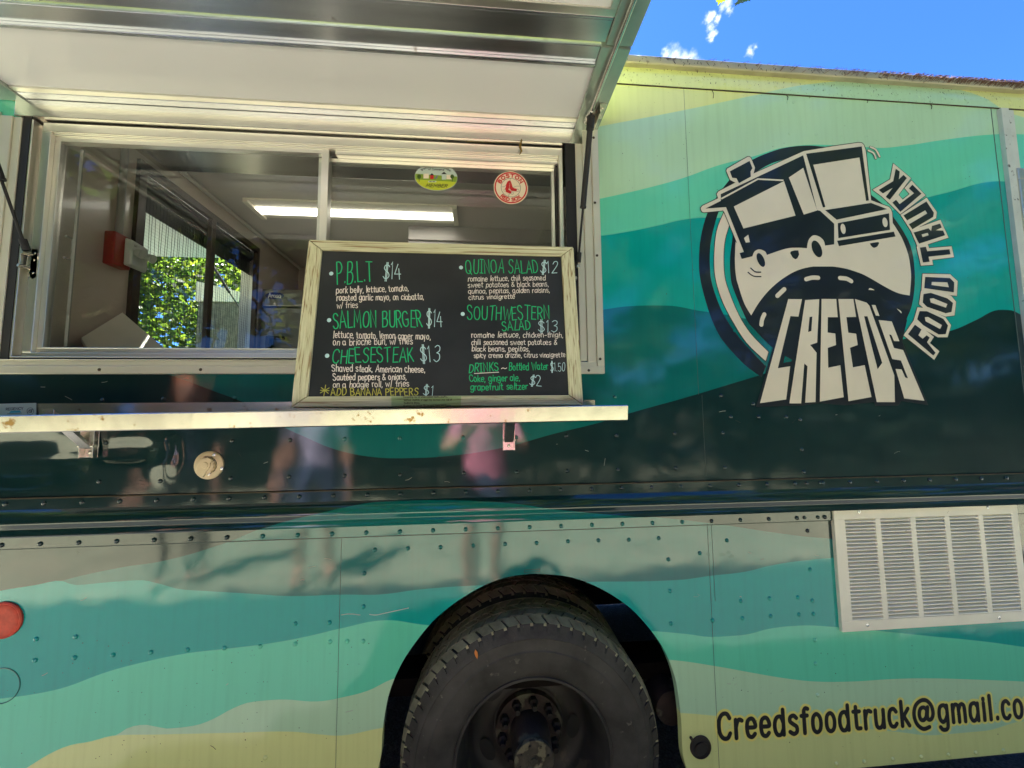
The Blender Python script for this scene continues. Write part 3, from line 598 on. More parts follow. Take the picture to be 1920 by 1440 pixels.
# --- body shell: rear wall with window, far wall, floor, ceiling, partition, underbody
RX0, RX1 = -1.379, -1.30
rw = MB(); VY0, VY1, VZ0, VZ1 = .385, 1.185, 1.50, 2.40
rw.box(RX0, RX1, .003, VY0, .86, 2.49); rw.box(RX0, RX1, VY1, 1.70, .86, 2.49); rw.box(RX0, RX1, VY0, VY1, .86, VZ0); rw.box(RX0, RX1, VY0, VY1, VZ1, 2.49)
rw.build('rear_wall', M['inner'], T)
rs = MB(); rs.box(-1.3815, -1.3795, .002, VY0, ZB, 2.53); rs.box(-1.3815, -1.3795, VY1, YF, ZB, 2.53); rs.box(-1.3815, -1.3795, VY0, VY1, ZB, VZ0); rs.box(-1.3815, -1.3795, VY0, VY1, VZ1, 2.53); rs.build('rear_skin', M['vinyl'], T)
fwm = MB(); fwm.box(RX1, XF, 1.70, YF, .86, 2.49); fwm.build('far_wall', M['inner'], T)
fl = MB(); fl.box(RX1, XF, .03, 1.70, .975, 1.0); fl.build('floor', M['floor'], T)
ce = MB(); ce.box(RX0, XF, .004, YF, 2.49, 2.515)
ce.tube([(RX1 + .012, .06, 2.478), (RX1 + .012, 1.69, 2.478)], .011, 8); ce.build('ceiling', M['ceil'], T)
pt = MB(); pt.box(1.70, 1.73, .004, 1.70, 1.001, 2.489); pt.build('cab_partition', M['inner'], T)
st = MB(); st.box(RX1 + .002, 1.2, .05, .50, 2.425, 2.489); st.build('ceiling_duct', M['steel'], T, bevel=.004)
ub = MB(); ub.box(XL + .05, arch2[0].x - .05, .3, 1.5, .50, .82); ub.box(arch2[-1].x + .12, XF, .3, 1.5, .52, .82); ub.box(-.32, .66, .9, 1.5, .60, .82)
ub.box(-.45, .75, .005, .03, .962, 1.07); ub.box(-.45, .75, .03, .16, .968, 1.0); ub.box(-.42, .72, .16, 1.5, .93, .97);
ub.box(XL + .02, XF, .16, .28, .55, .60); ub.tube([(.42, .5, .74), (.75, .5, .74)], .05, 12); ub.box(XL + .02, .1, 1.66, 1.70, .048, .82); ub.box(.1, XF, 1.66, 1.70, .062, .82); ub.build('underbody', M['under'], T)  # the two far-side skirt boxes are added to block sun under the truck
ax = MB(); ax.tube([(.152, .2, .428), (.152, 1.5, .428)], .07, 16); ax.build('axle', M['rust'], T, smooth=True)

# --- wheels (dual rear wheels)
def tyre_prof(Ro, Ri, w):
    """radius, distance behind the outer face"""
    return [(Ri, .014), (Ri + .012, .004), (Ri + .03, 0), (Ri + .06, -.006), (Ri + .085, -.0075), (Ri + .087, -.0055), (Ro - .068, -.005), (Ro - .042, -.002), (Ro - .040, -.0035), (Ro - .024, .004), (Ro - .010, .014), (Ro - .002, .028), (Ro, .05), (Ro, w - .05), (Ro - .002, w - .028), (Ro - .010, w - .014), (Ro - .04, w), (Ri, w - .014)]
def make_wheel(y0, outer):
    cx, cz = .152, .428; Ro, Ri, w = .382, .216, .185
    t = MB(); t.lathe((cx, y0, cz), tyre_prof(Ro - .007, Ri, w), 120)
    # tread blocks: five rows with zig-zag edges; shoulder lugs reach down the sidewall
    nb = 58; rows = [(.012, .043), (.047, .079), (.083, .108), (.112, .143), (.147, .174)]
    for ri, (a, b) in enumerate(rows):
        for i in range(nb):
            ph = 2 * math.pi * (i + (.5 if ri % 2 else 0) + random.uniform(-.05, .05)) / nb; dw = 2 * math.pi / nb * .44; sk = .20 * 2 * math.pi / nb * (1 if ri % 2 else -1)
            def pt_(r, y, an): return Vector((cx + r * math.cos(an), y0 + y, cz + r * math.sin(an)))
            drop = .010 if ri == 0 else (.010 if ri == 4 else 0); ra, rb = (Ro - (.011 if ri == 0 else 0), Ro - (.011 if ri == 4 else 0))
            inner = [pt_(ra - .012, a, ph - dw + sk), pt_(rb - .012, b, ph - dw - sk), pt_(rb - .012, b, ph + dw - sk), pt_(ra - .012, a, ph + dw + sk)]
            outerq = [pt_(ra, a + .001, ph - dw * .93 + sk), pt_(rb, b - .001, ph - dw * .93 - sk), pt_(rb, b - .001, ph + dw * .93 - sk), pt_(ra, a + .001, ph + dw * .93 + sk)]
            t.hexa(inner, outerq, 1)
            if ri == 0:
                lq = [pt_(Ro - .030, .0015, ph - dw * .8), pt_(ra - .001, a - .001, ph - dw * .9), pt_(ra - .001, a - .001, ph + dw * .9), pt_(Ro - .030, .0015, ph + dw * .8)]
                t.hexa([q + Vector((0, .008, 0)) for q in lq], lq, 0)
    rimp = [(Ri + .013, .006), (Ri + .011, .000), (Ri + .004, .000), (Ri, .010), (Ri - .006, .030), (Ri - .014, .045), (Ri - .020, .085), (Ri - .030, .125), (.176, .140), (.148, .150), (.118, .146), (.112, .140), (.0, .140)]
    r = MB(); r.lathe((cx, y0, cz), rimp, 96)
    rim = r.build('rim', M['rim'], None, smooth=True)
    ty = t.build('tyre', [M['tyre'], M['tread']], None, smooth=True)
    return ty, rim
def parent_to(o, p): o.parent = p; o.matrix_parent_inverse = Matrix.Translation(-wloc(p))
def wheel(y0, outer):
    cx, cz = .152, .428
    ty, rim = make_wheel(y0, outer)
    if outer:
        h = MB()   # rusty hub flange, nuts, hub barrel and end cap
        h.lathe((cx, y0, cz), [(.106, .138), (.104, .118), (.062, .112), (.060, .05), (.050, .026), (.050, .006)], 48)
        hub = h.build('hub', M['rust'], None, smooth=True)
        h = MB(); h.lathe((cx, y0, cz), [(.0565, .015), (.0575, .007), (.0555, .0025), (.020, .001), (.017, .004), (.010, .0045), (.009, 0), (0, 0)], 48)
        for i in range(8):
            a = i / 8 * 2 * math.pi + .3; h.lathe((cx + .042 * math.cos(a), y0 + .0015, cz + .042 * math.sin(a)), [(.0052, .001), (.005, -.0035), (0, -.004)], 6)
        cap = h.build('hub_cap', mat('greasy_cap', (.12, .105, .08), .5, .5, noise=(30, .35), dirt=(30, .55, (.22, .2, .13, 1)), bump=(60, .001)), None, smooth=True)
        n_ = MB()
        for i in range(10):
            a = i / 10 * 2 * math.pi + .16; c_ = (cx + .086 * math.cos(a), y0 + .118, cz + .086 * math.sin(a))
            n_.lathe(c_, [(.0145, .002), (.0145, -.018), (.010, -.022), (.0085, -.024), (.0085, -.040), (0, -.041)], 6)
        nuts = n_.loose('lug_nut', mat('greasy_nut', (.028, .022, .019), .7, .2, noise=(40, .5)), None)
        hh = MB()
        for i in range(5):
            a = R(-8 + 72 * i); c_ = Vector((cx + .147 * math.cos(a), y0 + .1455, cz + .147 * math.sin(a)))
            uu = Vector((-math.sin(a), 0, math.cos(a))) * .036; vv = Vector((math.cos(a), 0, math.sin(a))) * .021
            hh.fill([c_ + uu * math.cos(2 * math.pi * k / 20) + vv * math.sin(2 * math.pi * k / 20) + Vector((0, -.004 - .004 * 0, 0)) for k in range(20)])
        holes = hh.loose('hand_hole', M['rubber_and_hole'], None)  # flat black ovals stand in for the shaded openings of the rim
        kids = [rim, hub, cap] + nuts + holes
    else: kids = [rim]
    ty.name = 'wheel'; parent_to(ty, T)
    for o in kids: parent_to(o, ty)
    return ty
wheel(.042, True); wheel(.245, False)

# --- serving window: trim, frame, sashes
al = MB()
def bars(mb, x0, x1, z0, z1, wl, wr, wb, wt, y0, y1, mi=0):
    """frame of butted bars"""
    if wb: mb.box(x0, x1, y0, y1, z0, z0 + wb, mi)
    if wt: mb.box(x0, x1, y0, y1, z1 - wt, z1, mi)
    if wl: mb.box(x0, x0 + wl, y0, y1, z0 + wb, z1 - wt, mi)
    if wr: mb.box(x1 - wr, x1, y0, y1, z0 + wb, z1 - wt, mi)
al.box(-1.335, .371, -.013, -.0004, 1.530, 1.552); al.box(-1.335, .371, -.009, -.0006, 1.552, 1.566); al.box(-1.27, .300, -.0125, .03, 1.5662, 1.5692)
al.box(.349, .371, -.013, -.0004, 1.552, 2.312); al.box(.322, .349, -.008, -.0006, 1.566, 2.300); al.box(.300, .322, -.004, .03, 1.5695, 2.28)
al.box(-1.335, -1.322, -.013, -.0004, 1.552, 2.262); al.box(-1.322, -1.288, -.008, -.0006, 1.566, 2.25); al.box(-1.288, -1.268, -.004, .03, 1.5695, 2.25)
trim = al.build('window_trim', mat('trim_cream', (.72, .70, .56), .38, .35, noise=(6, .92), dirt=(36, .72, (.34, .27, .16, 1))), T, bevel=.0018)
sc = MB()
for q in [(186, 693), (376, 693), (1104, 694.5), (1125.5, 673), (1119.5, 479), (1115.5, 380), (1113, 258)]: sc.dome(P(*q, -.0135), .0042, .0016)
sc.loose('screw', M['seam'], trim)
gk = MB(); gk.box(-1.2678, -1.2478, -.001, .003, 1.57, 2.252); gk.box(.268, .2998, -.001, .003, 1.57, 2.252); gk.box(-1.268, .3, .028, .033, 1.5695, 1.575); gk.build('gasket', M['rubber_and_hole'], T)
wf = MB(); y0 = .004
wf.box(-1.2475, -1.2425, y0 - .004, .05, 1.5755, 2.248); wf.box(-1.2425, .262, y0 - .004, .05, 1.5755, 1.5785)
bars(wf, -1.2425, .262, 1.5785, 2.248, .014, 0, 0, 0, y0 + .018, .05)
bars(wf, -1.228, .262, 1.5785, 2.248, .022, .012, .012, .026, y0 + .006, .055)
wf.box(-1.206, .25, y0 + .012, .055, 2.216, 2.222); wf.box(-.4335, .25, y0 + .020, .055, 2.203, 2.216)
frame = wf.build('window_frame', M['alu_white'], T, bevel=.0012)
def sash(x0, x1, z0, z1, y, wl, wr, wb, wt, name='sash'):
    s = MB(); bars(s, x0, x1, z0, z1, wl, wr, wb, wt, y, y + .018); s.box(x0 + wl, x0 + wl + .003, y - .002, y + .006, z0 + wb, z1 - wt); s.box(x0 + wl + .003, x1 - wr, y - .002, y + .006, z0 + wb, z0 + wb + .003)
    o = s.build(name, M['alu_white'], T, bevel=.001)
    g = MB(); g.box(x0 + wl - .002, x1 - wr + .002, y + .009, y + .012, z0 + wb - .002, z1 - wt + .002); g.build('pane', M['glass'], o)
    return o
sl = sash(-1.206, -.452, 1.5905, 2.216, .022, .014, .021, .013, .014)
sr = sash(-.490, .242, 1.5905, 2.203, .044, .034, .010, .016, .012)
ex = MB(); ex.box(.244, .252, .03, .06, 1.59, 2.21, 1); ex.box(.253, .262, .018, .06, 1.59, 2.235); ex.build('track_seal', [M['alu_white'], M['rubber_and_hole']], frame)
br_ = MB(); br_.box(-1.168, -1.160, .052, .056, 1.60, 2.2); br_.tube([(-1.185, .05, 1.872), (-1.185, .07, 1.872), (-1.185, .07, 1.935), (-1.185, .05, 1.935)], .004, 6); br_.build('sash_pull', M['grey'], sl)
hd = MB(); hd.box(-1.286, .345, -.007, .03, 2.2525, 2.301); hd.build('window_header', M['steel'], T, bevel=.001)
# twig caught under the header
tw = MB(); a = P(975, 267, -.012); tw.tube([P(873, 265, -.009), P(910, 266.5, -.011), P(948, 266, -.012), P(977, 268, -.009)], .0009, 5); tw.tube([P(978, 262, -.010), P(975, 275, -.013), P(978, 283, -.016), P(974, 290, -.012)], [.0025, .004, .003, .001], 6)
tag(tw.build('twig', mat('dry_twig', srgb(120, 96, 40), .8), origin=a), 'dry brown twig stuck under the aluminium header above the sliding window', 'twig')

# --- stickers on the right pane (they move with the sash)
def PG(px, py): return P(px, py, .0522)
s = MB(); c = PG(818, 332.5); ux, uz = Vector((1, 0, 0)), Vector((0, 0, 1)); rx = (PG(858, 332) - c).x; rz = PG(818, 307.5).z - c.z
def ell(mb, c, rx, rz, off, mi, a0=0, a1=360, k=40):
    mb.fill([c + ux * rx * math.cos(R(a0 + (a1 - a0) * i / k)) + uz * rz * math.sin(R(a0 + (a1 - a0) * i / k)) + WN * off for i in range(k)], mi)
s.disc(c + WN * .0002, ux * rx, uz * rz, 0, 40)
ell(s, c, rx * .985, rz * .97, .0005, 1, 168, 372); ell(s, c, rx * .985, rz * .97, .0007, 2, 194, 346)
def q4(mb, a, b, off, mi, fn=PG): mb.fill([fn(a[0], a[1]) + WN * off, fn(b[0], a[1]) + WN * off, fn(b[0], b[1]) + WN * off, fn(a[0], b[1]) + WN * off], mi)
q4(s, (794, 326), (804, 335), .0009, 3); q4(s, (806.5, 329), (813, 336), .0009, 4); s.fill([PG(805.5, 329) + WN * .001, PG(814, 329) + WN * .001, PG(810, 325) + WN * .001], 5)
s.fill([PG(814, 336) + WN * .001, PG(819, 335.5) + WN * .001, PG(822, 328.5) + WN * .001, PG(818, 330.5) + WN * .001], 6)
q4(s, (828.5, 327), (836.5, 337), .0009, 0); s.fill([PG(827, 327) + WN * .001, PG(838, 327) + WN * .001, PG(832.5, 322.5) + WN * .001], 5); q4(s, (837, 328), (847, 336.5), .0009, 3)
for px in (786, 848): s.disc(PG(px, 331.5) + WN * .0012, ux * .006, uz * .0075, 7, 12); q4(s, (px - .5, 335), (px + .5, 341), .0011, 5)
q4(s, (803, 339.5), (818, 342), .0009, 0); q4(s, (805, 340.4), (809.5, 341.5), .0011, 5); q4(s, (811, 340.4), (815.5, 341.5), .0011, 5)
arc_text(s, "Brandon Area Chamber", c, ux, uz, rx * .80, rz * .74, 146, 34, .0066, WN, .0011, .0014, 5)
text(s, "of Commerce", PG(803.5, 319.2), PG(833, 320.4), PG(803, 315.6) - PG(803, 319.2), WN, .0011, .0001, .0014, 5)
text(s, "MEMBER", PG(798, 350.8), PG(838.5, 352), PG(800, 345) - PG(798, 350.8), WN, .0018, .0001, .0014, 5)
s.build('oval_sticker', [M['stick_sky'], M['stick_green'], M['stick_lime'], M['stick_white'], M['stick_red'], M['stick_black'], M['stick_grey'], M['leaf1']], sr, label='oval green member sticker with little houses')
s = MB(); c = PG(957.8, 352); r0 = (PG(989.8, 352) - c).x
SXC = lambda u, v: PG(915 + u / 18, 310 + v / 18)
s.disc(c + WN * .0002, ux * r0, uz * r0, 0, 48)
def ringd(mb, c, ra, rb, off, mi, k=48):
    for i in range(k):
        a, b = 2 * math.pi * i / k, 2 * math.pi * (i + 1) / k
        mb.add([c + (ux * math.cos(t) + uz * math.sin(t)) * r_ + WN * off for t, r_ in ((a, ra), (b, ra), (b, rb), (a, rb))], [(0, 1, 2, 3)], mi)
ringd(s, c, r0 * .95, r0 * .87, .0006, 1); ringd(s, c, r0 * .575, r0 * .555, .0006, 2)
arc_text(s, "BOSTON", c, ux, uz, r0 * .63, r0 * .63, 160, 22, r0 * .19, WN, r0 * .062, .0008, 1)
arc_text(s, "RED SOX", c, ux, uz, r0 * .82, r0 * .82, 222, 318, r0 * .185, WN, r0 * .058, .0008, 1, inward=True)
s.fill([SXC(*q) + WN * .0009 for q in [(750,510),(790,600),(830,740),(870,775),(985,800),(1000,840),(960,885),(790,865),(700,780),(690,820),(820,910),(760,965),(690,940),(600,900),(575,800),(600,740),(610,650),(655,560),(690,530)]], 1)
for q, a, b in [((568, 850), .0035, .0035), ((1000, 850), .0045, .0032), ((815, 945), .0045, .0035)]: s.disc(SXC(*q) + WN * .0011, ux * a, uz * b, 0, 14); ringd(s, SXC(*q), a, a * .82, .0013, 2, 14)
s.ribbon([SXC(*q) for q in [(755, 455), (735, 540), (725, 640), (735, 760)]], WN, .0008, .0001, .0014, 2); s.ribbon([SXC(*q) for q in [(465, 730), (530, 735), (600, 690)]], WN, .0008, .0001, .0014, 2); s.ribbon([SXC(*q) for q in [(860, 750), (950, 712), (1090, 710)]], WN, .0008, .0001, .0014, 2); s.ribbon([SXC(*q) for q in [(720, 960), (690, 1050)]], WN, .0008, .0001, .0014, 2)
s.ribbon([SXC(*q) for q in [(740, 600), (715, 760), (760, 840)]], WN, .0007, .0001, .0015, 0)
s.build('round_sticker', [M['stick_white'], M['stick_red'], M['stick_black']], sr, label='round white and red sticker with a pair of red socks')

# --- serving flap (folds up level from the top of the window)
FZ = 2.300
flp = MB(); flp.box(-1.335, .372, -.279, -.002, FZ + .022, FZ + .034); flp.box(-1.335, .372, -.775, -.284, FZ + .022, FZ + .034)
flap = flp.build('serving_flap', M['vinyl'], T)
fr = MB()   # aluminium framing under both leaves
fr.box(-1.262, .297, -.030, .002, FZ + .002, FZ + .022); fr.box(-1.262, .297, -.2785, -.216, FZ + .004, FZ + .0215)
fr.box(-1.262, .297, -.234, -.227, FZ - .004, FZ + .0045); fr.box(-1.262, .297, -.2800, -.2765, FZ - .001, FZ + .005)
fr.box(-1.262, .305, -.338, -.2845, FZ + .004, FZ + .0215); fr.box(-1.262, .305, -.775, -.722, FZ + .004, FZ + .0215)
fr.box(-1.262, .305, -.345, -.338, FZ + .002, FZ + .0215)
fr.build('frame', M['alu_dark'], flap, bevel=.0015)
fr = MB()
for a, b in ((-.279, -.002), (-.775, -.284)): fr.box(.297 if a > -.5 else .306, .3715, a, b, FZ - .002, FZ + .0215); fr.box(-1.335, -1.262, a, b, FZ - .002, FZ + .0215)
fr.loose('edge_rail', mat('flap_edge_paint', (.42, .50, .44), .22, .55, noise=(9, .75), coat=.3), flap, bevel=.002)
lf = MB(); lf.box(-1.262, .297, -.217, -.030, FZ + .008, FZ + .0215); lf.box(-1.262, .306, -.7215, -.345, FZ + .008, FZ + .0215); lf.loose('liner', M['panel_white'], flap)
lt = MB(); lt.box(-1.262, .297, -.046, -.030, FZ + .003, FZ + .0085); lt.box(-1.262, .306, -.362, -.345, FZ + .003, FZ + .0085); lt.box(.29, .306, -.72, -.362, FZ + .003, FZ + .0085); lt.loose('liner_trim', M['alu_white'], flap, bevel=.001)
tb = MB(); a = Vector((.322, -.055, FZ - .012)); tb.tube([a, (.324, -.075, FZ - .012), (.324, -.078, FZ - .012)], .0105, 14); tb.tube([(.324, -.078, FZ - .012), (.326, -.10, FZ - .012)], .0088, 14); tb.tube([(.326, -.10, FZ - .012), (.334, -.70, FZ - .012)], .0068, 12); tb.tube([(-1.297, -.06, FZ - .012), (-1.297, -.70, FZ - .012)], .0068, 12)
tb.loose('torsion_tube', M['alu'], flap, smooth=True)
bk = MB(); c0 = PZ(1108, 205, FZ - .004)
bk.box(.345, .349, -.115, -.045, FZ - .030, FZ - .002); bk.box(.315, .345, -.072, -.068, FZ - .034, FZ - .003); bk.box(.349, .367, -.115, -.06, FZ - .006, FZ - .0025); bk.dome((.357, -.075, FZ - .006), .004, .002); bk.dome((.357, -.10, FZ - .006), .004, .002)
bk.build('strut_bracket', M['zinc'], flap, bevel=.001)
def strut(a, b, f):
    g = MB(); a, b = Vector(a), Vector(b); m_ = a + (b - a) * f
    g.tube([a, a + (b - a) * .015, a + (b - a) * .02, m_], [.0095, .0095, .0085, .0085], 14); g.tube([m_, m_ + (b - m_) * .03], .0095, 14, 0); g.tube([m_, b], .0036, 10); g.tube([a - (b - a) * .012, a + (b - a) * .075], .0115, 12); g.tube([b - (b - a) * .07, b], .0085, 10)
    return g.build('gas_strut', M['rubber_and_hole'], T, smooth=True)
strut(PZ(1108, 222, FZ - .028), P(1084, 492, -.004), .60)
A_ = P(50, 470, -.006); B_ = PX(2, 336, -1.262); dd = (B_ - A_).normalized(); C_ = A_ + dd * ((FZ - .02 - A_.z) / dd.z); strut(C_, A_, .56)
for ax_ in (P(52, 485, .0), P(1085, 510, .0)):
    an = MB(); an.slab([ax_ + Vector(q) for q in [(-.012, .014, .035), (.012, .014, .03), (.014, .014, -.045), (.004, .014, -.055), (-.014, .014, -.02)]], (0, -.004, 0)); an.tube([ax_ + Vector((0, .012, .014)), ax_ + Vector((-.004, -.012, .014))], .005, 10); an.tube([ax_ + Vector((-.006, .012, -.022)), ax_ + Vector((-.012, -.010, -.022))], .0045, 10)
    for z in (.02, 0, -.036): an.dome(ax_ + Vector((.006, .010, z)), .003, .0015)
    an.build('strut_anchor', M['zinc'], T)

# --- serving shelf
def shz(x): return 1.4305 + (x - .343) * .0088
sh = MB(); x0, x1 = -1.36, .3435; yf = -.25
def shp(x): z = shz(x); return [Vector((x, yf, z)), Vector((x, yf - .0015, z - .002)), Vector((x, yf + .0028, z - .034)), Vector((x, yf + .005, z - .036)), Vector((x, yf + .018, z - .036)), Vector((x, yf + .018, z - .034)), Vector((x, yf + .008, z - .033)), Vector((x, yf + .003, z - .0025)), Vector((x, -.001, z - .0025)), Vector((x, -.001, z)), Vector((x, yf, z))]
n_ = 24
for i in range(n_ + 1):
    x = x0 + (x1 - x0) * i / n_
    for j, q in enumerate(shp(x)): sh.v.append(q + Vector((0, .0003 * math.sin(i * 1.3) if j in (1, 2, 3) else 0, .0003 * math.sin(i * .9))))
for i in range(n_):
    for j in range(10): sh.f.append([i * 11 + j, i * 11 + j + 1, (i + 1) * 11 + j + 1, (i + 1) * 11 + j]); sh.m.append(0)
sh.f.append(list(range(n_ * 11, n_ * 11 + 10))); sh.m.append(0)
shelf = sh.build('serving_shelf', mat('shelf_steel', (.56, .54, .46), .24, 1.0, noise=(5, .8), dirt=(38, .64, (.24, .15, .06, 1)), bump=(9, .0022), aniso=(1, 1, .5)), T)
for px in (174.5, 953.5):
    x = P(px, 830).x; b = MB()
    b.box(x - .0175, x + .0175, -.005, -.0015, 1.309, 1.42); b.box(x - .0175, x - .0145, -.018, -.005, 1.309, 1.42); b.box(x + .0145, x + .0175, -.018, -.005, 1.309, 1.42)
    b.hexa([(x - .013, -.02, 1.345), (x + .013, -.02, 1.345), (x + .013, -.016, 1.332), (x - .013, -.016, 1.332)], [(x - .013, -.115, 1.436), (x + .013, -.115, 1.436), (x + .013, -.115, 1.422), (x - .013, -.115, 1.422)])
    b.dome((x, -.005, 1.322), .0052, .003); b.dome((x, -.005, 1.402), .004, .003); b.tube([(x - .018, -.019, 1.339), (x + .019, -.019, 1.339)], .003, 8)
    b.build('shelf_bracket', M['steel'], shelf, bevel=.0008)
bsx = P(1115, 750, -.004).x; bs = MB(); bp_ = [(x0, 1.42)] + [(bsx, 1.42), (bsx, 1.4475), (bsx - .0015, 1.4505), (bsx - .005, 1.452), (x0, 1.452)]
bs.slab([(x, -.0055 - (z - 1.42) * .09, z) for x, z in bp_], (0, .003, 0)); bs.build('back_edge', shelf.data.materials[0], shelf)
lb = MB(); LB = lambda px, py, o=0: P(px, py, -.0092 - o)
lb.fill([LB(-20, 757.5), LB(68, 755.5), LB(68, 784), LB(-20, 787)], 0)
text(lb, "REGENCY", LB(11, 769.5), LB(44, 768), LB(11, 765) - LB(11, 769.5), WN, .0012, .0001, .0003, 1); lb.fill([LB(20, 770.5, .0003), LB(37, 769.5, .0003), LB(40, 773.5, .0003), LB(17, 774.5, .0003)], 2)
lb.ribbon([LB(14, 776), LB(41, 774.6)], WN, .0012, .0001, .0003, 1)
lb.ribbon([LB(57 + 6.3 * math.cos(k * math.pi / 12), 771 + 6.3 * math.sin(k * math.pi / 12)) for k in range(24)], WN, .0010, .0001, .0003, 1, closed=True); text(lb, "NSF", LB(52.5, 774), LB(61.5, 773.4), LB(52.5, 768.5) - LB(52.5, 774), WN, .0014, .0001, .0003, 1)
lb.build('shelf_label', [M['label_pale'], M['stick_black'], M['cyan']], shelf)

# --- vent grille
VX0, VX1, VZ0_, VZ1_ = 1.071, 1.701, .758, 1.112
cols = [(1.106, 1.206), (1.224, 1.324), (1.342, 1.442), (1.459, 1.559), (1.576, 1.676)]; zt, zb = 1.083, .788
vg = MB(); yb, yt = -.001, -.011
vg.box(VX0, VX1, yt, yb, VZ0_, zb); vg.box(VX0, VX1, yt, yb, zt, VZ1_)
xs = [VX0] + [a for c_ in cols for a in c_] + [VX1]
for i in range(0, len(xs), 2): vg.box(xs[i], xs[i + 1], yt, yb, zb, zt)
for x in (VX0, VX1 - .002): vg.box(x, x + .002, -.0009, .001, VZ0_, VZ1_)
grille = vg.build('vent_grille', M['white_paint'], T, bevel=.0025)
bkm = MB(); bkm.box(VX0 + .01, VX1 - .01, -.0016, -.0011, VZ0_ + .01, VZ1_ - .01); bkm.build('vent_shade_backing', mat('vent_gap_shade', (.05, .04, .035), .8), grille)  # dark backing sheet, its colour stands in for shade between the louvres
for (a, b) in cols:
    lv = MB(); nl = 28; pt_ = (zt - zb) / nl
    for i in range(nl):
        z = zb + pt_ * i + random.uniform(-.0006, .0006)
        lv.hexa([(a, -.0025, z + pt_ * .95), (b, -.0025, z + pt_ * .95), (b, -.0032, z + pt_ * .86), (a, -.0032, z + pt_ * .86)], [(a, -.0112, z + pt_ * .38), (b, -.0112, z + pt_ * .38), (b, -.0112, z + pt_ * .12), (a, -.0112, z + pt_ * .12)])
    lv.build('louvre', M['white_paint'], grille)
scw = MB()
for q in [(1610.5, 959.5), (1851.5, 951.5), (1626, 1172), (1873, 1158)]: scw.lathe(P(*q, yt), [(.0048, 0), (.0045, -.0015), (.0018, -.0018), (.0015, -.0006), (0, -.0004)], 14)
scw.loose('screw', M['alu_dark'], grille)

# --- small fittings
c = P(393, 872); iv = MB(); iv.lathe(c, [(.0375, 0), (.0375, -.004), (.034, -.007), (.024, -.008), (.023, -.006)], 40)
iv.lathe(c + Vector((-.002, 0, 0)), [(.022, -.004), (.022, -.016), (.018, -.018), (0, -.018)], 32)
for k in range(14):
    a = 2 * math.pi * k / 14; iv.box(c.x - .002 + .022 * math.cos(a) - .002, c.x - .002 + .022 * math.cos(a) + .002, c.y - .014, c.y - .006, c.z + .022 * math.sin(a) - .002, c.z + .022 * math.sin(a) + .002)
inlet = iv.build('water_inlet', M['ivory'], T, smooth=True)
cpn = MB(); IV = lambda u, v: P(340 + u / 14.4, 820 + v / 14.4, -.021)
cpn.slab([IV(*q) for q in [(700, 550), (825, 610), (775, 690), (780, 740), (745, 830), (670, 930), (575, 1080), (400, 980), (430, 860), (445, 760), (500, 640), (560, 590)]], (0, .006, 0)); cpn.lathe(IV(630, 755), [(.0085, .0005), (.0085, -.0012), (.0075, -.0016), (0, -.0016)], 24)
cpn.build('flip_cap', M['ivory'], inlet, bevel=.001)
scw = MB()
for q in [(785, 488), (1000, 858), (640, 1010)]: scw.lathe(IV(*q) + Vector((0, .0135, 0)), [(.0042, .001), (.004, -.001), (.0015, -.0014), (0, -.0004)], 12)
scw.loose('screw', M['alu_dark'], inlet)
c = P(8, 1162); rf_ = MB(); rf_.lathe(c, [(.0445, 0), (.0445, -.004), (.0415, -.0062), (.039, -.005), (.0375, -.0062), (.028, -.0066), (0, -.0068)], 48); rf_.build('side_reflector', M['reflector'], T, smooth=True)
c = P(3, 1286); rg = MB(); rg.lathe(c, [(.043, -.0004), (.0425, -.0014), (.0412, -.0016), (.0405, -.0004)], 48); rg.build('filler_ring', M['tealdecal'], T, smooth=True)
c = P(1313, 1400); ex = MB(); ex.lathe(c, [(.031, -.0005), (.0305, -.004), (.0285, -.005), (.0275, -.0012), (0, -.0010)], 36, mis=[0, 0, 0, 1]); ex.lathe(c + Vector((.003, 0, -.006)), [(.0195, -.001), (.0195, -.004), (.0175, -.004), (.0175, -.0014), (0, -.0014)], 28, mis=[0, 0, 0, 1]); ex.tube([c + Vector((-.028, -.002, .028)), c + Vector((-.028, -.010, .028))], .004, 8); ex.build('drain_port', [M['rust'], M['rubber_and_hole']], T, smooth=True)  # flat black discs stand in for the shaded hollow of the port
sk = MB(); c = P(1262, 1330, .08); sk.lathe(c, [(.001, 0), (.05, .004), (.052, .02), (.05, .1)], 24); sk.build('tail_pipe', M['rust'], T, smooth=True)

# --- logo: flat vinyl decals on the side panel
def D(pts, off): return [P(*q) + WN * off for q in pts]
NV, CR, BK, TD = 0, 1, 2, 3
LM = [M['navy'], M['cream'], M['black'], M['tealdecal']]
lg = MB()
def smooth_px(pts, k=4): return catmull(pts, k)
def outl(mb, pts, w, off, mi, closed=True): mb.ribbon(D(pts, 0), WN, w * DIST / FPX, .00002, off, mi, closed=closed)
cres_o = smooth_px([(1553,276),(1533,274),(1511,273),(1482,275.5),(1453,282),(1412,299),(1384,321),(1363,343),(1342,372),(1326,400),(1314,444),(1310.3,489),(1313.5,527),(1328,581),(1347,626),(1372,659),(1401,688),(1428,707)])
cres_i = smooth_px([(1436,687),(1387,634),(1356,588.5),(1336,536),(1331,500),(1332.5,455),(1345,404),(1362,368),(1385,345),(1414,325),(1441,309),(1470,299),(1520,287)])
lg.fill(D(cres_o + cres_i, .0004), NV)
ring_ = smooth_px([(1356,399),(1343,433),(1338.5,477),(1340,518),(1352,561),(1372,601),(1399,643),(1435.5,678)]) + smooth_px([(1441,660),(1408,626),(1385,590),(1365,541.5),(1358.5,515),(1357,482),(1359.6,450),(1368,421)]) + [(1372, 405)]
